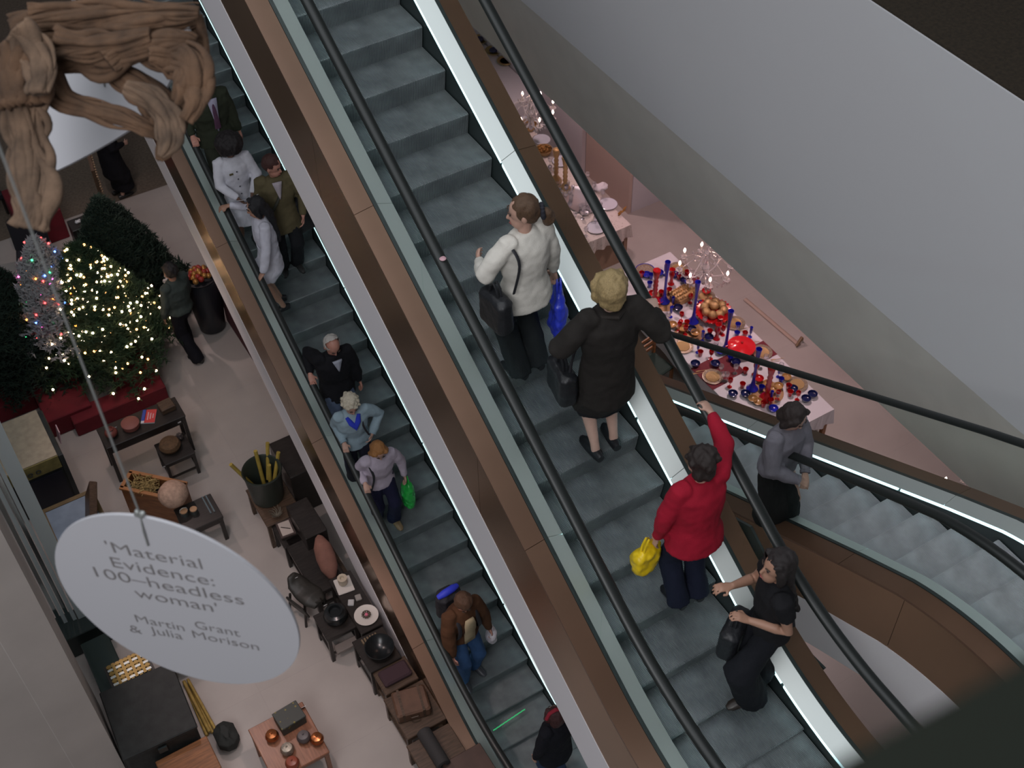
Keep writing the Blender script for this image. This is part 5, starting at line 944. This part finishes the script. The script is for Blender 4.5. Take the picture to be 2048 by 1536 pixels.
# ------------------------------------------------------------------ hanging sign and cloth
AZ = R(-44); HX = Vector((math.cos(AZ), math.sin(AZ), 0)); NR = Vector((math.sin(AZ), -math.cos(AZ), 0))
SC = at_depth(358, 1205, 5.0)
SM = Matrix((HX, Vector((0,0,1)), NR)).transposed()
SIGNW = mat('sign_white', (.40,.40,.425), .6)
sg_ = thing('hanging_sign', 'white oval hanging sign with grey lettering', 'sign', SC, 0)
sa, sb = .492, .572
MB().prism([(sa*math.cos(i*2*PI/96), sb*math.sin(i*2*PI/96)) for i in range(96)], .012, SM).build('disc', SIGNW, sg_)
def onsign(px, py):
    r_ = ray(px, py); t_ = (SC+NR*.013-CAMP).dot(NR)/r_.dot(NR); p = CAMP+r_*t_-SC; return p.dot(HX), p.z
LET = mat('letter_grey', (.15,.14,.14), .7)
def text(s_, x0, y0, x1, size, track=1.0):
    c = bpy.data.curves.new('t', 'FONT'); c.body = s_; c.size = size; c.extrude = .0008; c.offset = -.0012; c.space_character = 1.0
    o = bpy.data.objects.new('t', c); COL.objects.link(o); dg = bpy.context.evaluated_depsgraph_get(); me = bpy.data.meshes.new_from_object(o.evaluated_get(dg)); bpy.data.objects.remove(o)
    xs = [v.co.x for v in me.vertices]; k_ = (x1-x0)/(max(xs)-min(xs)); mn = min(xs)
    for v in me.vertices: v.co = SM@Vector((x0+(v.co.x-mn)*k_, y0+v.co.y, .0135+v.co.z))
    me.materials.append(LET); inst(me, 'lettering', sg_)
    return me
for s_, a, b_, sz in (("'Material", (219,1106), (404,1131), .098), ('Evidence:', (230,1139), (428,1163), .098), ('100\u2013headless', (198,1161), (486,1198), .098), ("woman'", (276,1198), (436,1218), .098), ('Martin', (276,1246), (368,1256), .080), ('Grant', (394,1258), (480,1268), .080), ('&', (262,1262), (284,1265), .080), ('Julia', (304,1267), (366,1275), .080), ('Morison', (390,1278), (517,1294), .080)):
    u0, v0 = onsign(*a); u1, v1 = onsign(*b_); text(s_, u0, (v0+v1)/2, u1, sz)
q = onsign(280,1030); w0 = SC+HX*q[0]+Vector((0,0,q[1]))+NR*.01; q2 = onsign(297,1087); w1 = SC+HX*q2[0]+Vector((0,0,q2[1]))+NR*.018
WIRE = mat('wire_steel', (.30,.31,.30), .4, metal=.5)
MB().tube([w0, w0+Vector((0,0,5))-NR*.0], .0038, 8).build('hanging_wire', WIRE, sg_); MB().tube([w0, (w0+w1)/2+NR*.006, w1], .0035, 8).build('wire_loop', WIRE, sg_, True)
for o in sg_.children:
    if o.name.startswith(('hanging_wire','wire_loop')): o.location = -SC
k_ = MB()
for i in range(5): k_.ball(w0-SC+HX*random.uniform(-.012,.012)+Vector((0,0,random.uniform(-.012,.02))), .013, 8)
k_.build('wire_knot', WIRE, sg_, True)
# second white board, seen from above behind the draped cloth
out = [(60,110),(120,92),(215,52),(330,34),(376,26),(378,60),(362,115),(345,150),(322,192),(302,220),(262,256),(222,281),(180,305),(140,326),(100,345),(84,270),(70,200)]
dB = 5.6; cB = at_depth(210,170,dB); nB = (NR*.75+Vector((0,0,.66))).normalized()
def onb(px, py): r_ = ray(px, py); return CAMP+r_*((cB-CAMP).dot(nB)/r_.dot(nB))
bo = thing('white_board', 'white board hanging behind the draped brown cloth', 'board', cB); pts = [onb(*p)-cB for p in out]; n = len(pts)
MB().add(pts+[p-nB*.02 for p in pts], [tuple(range(n-1,-1,-1)), tuple(range(n,2*n))]+[(i,(i+1) % n,n+(i+1) % n,n+i) for i in range(n)]).build('panel', SIGNW, bo)
MB().tube([Vector((0,0,0)), Vector((0,0,5))], .005, 6).build('hanging_wire', WIRE, bo)
CLO = mat('brown_gauze', (.085,.046,.025), .95, var=.4, vscale=9, bump=.35, bscale=90); CLO2 = mat('pale_gauze', (.105,.066,.042), .95, var=.5, vscale=9, bump=.35, bscale=90)
clo = thing('draped_cloth', 'twisted brown gauze cloth draped over the hanging white board', 'cloth', at_depth(200,150,5.2))
def strand(path, rad, d=5.15, dd=0, mt=CLO, seed=1, name='drape', lobes=3, flat=.6):
    P = [at_depth(x, y, d+dd*math.sin(i*1.3)) for i, (x, y) in enumerate(path)]; rm = [r_*d/FPX for r_ in rad]; b = MB(); rn = random.Random(seed)
    # several thin pleats twisted around one another
    F = []
    for i in range(len(P)-1):
        for j in range(6):
            t_ = j/6; p0, a, c, p3 = P[max(i-1,0)], P[i], P[i+1], P[min(i+2,len(P)-1)]
            F.append((.5*((2*a)+(c-p0)*t_+(2*p0-5*a+4*c-p3)*t_*t_+(3*a-p0-3*c+p3)*t_**3), rm[i]*(1-t_)+rm[i+1]*t_))
    F.append((P[-1], rm[-1])); nF = len(F)
    for l in range(7+lobes*3):
        ph = rn.uniform(0, 6.28); tw = rn.uniform(-.9,.9); pr = []; rr = []; k0 = rn.uniform(.2,1.0); fq = rn.uniform(.25,.6); th = rn.uniform(.12,.36)
        for i, (p, r_) in enumerate(F):
            tg = (F[min(i+1,nF-1)][0]-F[max(i-1,0)][0]).normalized(); s1 = tg.cross(FW).normalized(); g = ph+tw*i/nF*3; wob = 1+.30*math.sin(i*fq+l*1.7)+.2*noise.noise(p*9+Vector((l,seed,0)))
            pr.append(p+s1*(r_*.92*math.cos(g)*k0*wob)-FW*(r_*.42*abs(math.sin(g))*(1.1-k0*.6))); rr.append(max(.004, r_*th*(.85+.35*math.sin(i*.45+l*2.1))))
        b.loft(pr, rr, [x*.75 for x in rr], n=8)
    b.loft([p+FW*r_*.1 for p, r_ in F], [r_*.86 for p, r_ in F], [r_*.30 for p, r_ in F], side=(F[0][0]-F[-1][0]).cross(FW), n=12)
    o = b.build(name, mt, clo, 2); o.location = -clo.location; o['kind'] = 'stuff'
strand([(30,75),(110,62),(190,62),(270,48),(345,34),(392,30)], [46,44,40,32,24,18], 5.1, .05, seed=1, lobes=5)
strand([(70,110),(150,110),(215,118),(290,92),(350,80),(392,88)], [46,40,34,28,30,26], 5.05, .05, seed=2, lobes=4)
strand([(48,95),(38,150),(40,210)], [52,56,50], 4.95, .04, seed=3, lobes=5)
strand([(45,190),(52,260),(60,330),(66,400),(58,455)], [40,46,44,48,40], 5.0, .04, CLO2, seed=4, lobes=5)
strand([(95,140),(125,195),(180,215),(240,232),(290,250),(318,262)], [34,30,24,20,18,12], 5.08, .03, seed=5, lobes=3)
strand([(205,105),(225,135),(262,160),(305,190),(335,225),(345,262),(330,300),(318,318)], [22,26,34,38,36,28,16,7], 5.1, .04, seed=6, lobes=4)
strand([(215,120),(270,95),(330,100),(375,125),(382,170),(360,215),(348,250)], [26,30,36,40,38,34,22], 5.02, .05, seed=7, lobes=5)
strand([(390,30),(404,80),(406,130),(396,180),(390,225)], [18,16,14,12,7], 5.1, .03, seed=8, lobes=2)
strand([(60,40),(150,34),(250,26),(340,20),(398,22)], [34,32,28,22,14], 5.06, .04, seed=11, lobes=3)
strand([(110,85),(180,90),(240,82),(300,66)], [34,34,28,18], 5.0, .04, seed=12, lobes=3)
strand([(300,110),(350,120),(385,150),(392,200),(372,240)], [24,34,34,28,16], 4.98, .04, CLO, seed=13, lobes=4)
strand([(250,170),(300,195),(335,235),(340,280),(322,312)], [16,28,32,26,8], 4.96, .03, CLO2, seed=14, lobes=4)
strand([(30,60),(60,90),(85,140),(80,185)], [34,40,36,24], 4.9, .04, CLO2, seed=15, lobes=4)
# parapet close to the camera, bottom right of the view
a = onz(1560, 1582, 13.42); b_ = onz(2150, 1262, 13.42); d_ = (b_-a).normalized(); q_ = Vector((d_.y, -d_.x, 0))
if q_.dot(ray(2048,1536)-ray(1700,1300)) < 0: q_ = -q_
mb = MB(); A_, B_ = a-d_*.8, b_+d_*.8
mb.add([A_, B_, B_+q_*.6, A_+q_*.6, A_-Vector((0,0,.08)), B_-Vector((0,0,.08)), B_+q_*.6-Vector((0,0,.08)), A_+q_*.6-Vector((0,0,.08))], [(0,1,2,3),(7,6,5,4),(0,4,5,1),(1,5,6,2),(2,6,7,3),(3,7,4,0)])
struct(mb.build('trim_2', mat('parapet_grey', (.010,.012,.009), .9, spec=.1)))
# dark guards hanging beside the upper escalator balustrade
def quad_guard(pts, X, th=.02):
    P = [onx(x, y, X) for x, y in pts]; n = len(P)
    MB().add(P+[p+Vector((th,0,0)) for p in P], [tuple(range(n)), tuple(range(2*n-1,n-1,-1))]+[(i,n+i,n+(i+1) % n,(i+1) % n) for i in range(n)]).build('safety_guard', SKIRT, MAIN['root'])
quad_guard([(1586,1272),(1612,1300),(1648,1336),(1632,1350),(1610,1322)], 4.22)
quad_guard([(1456,1028),(1500,1052),(1545,1140),(1528,1128),(1496,1108)], 4.22)
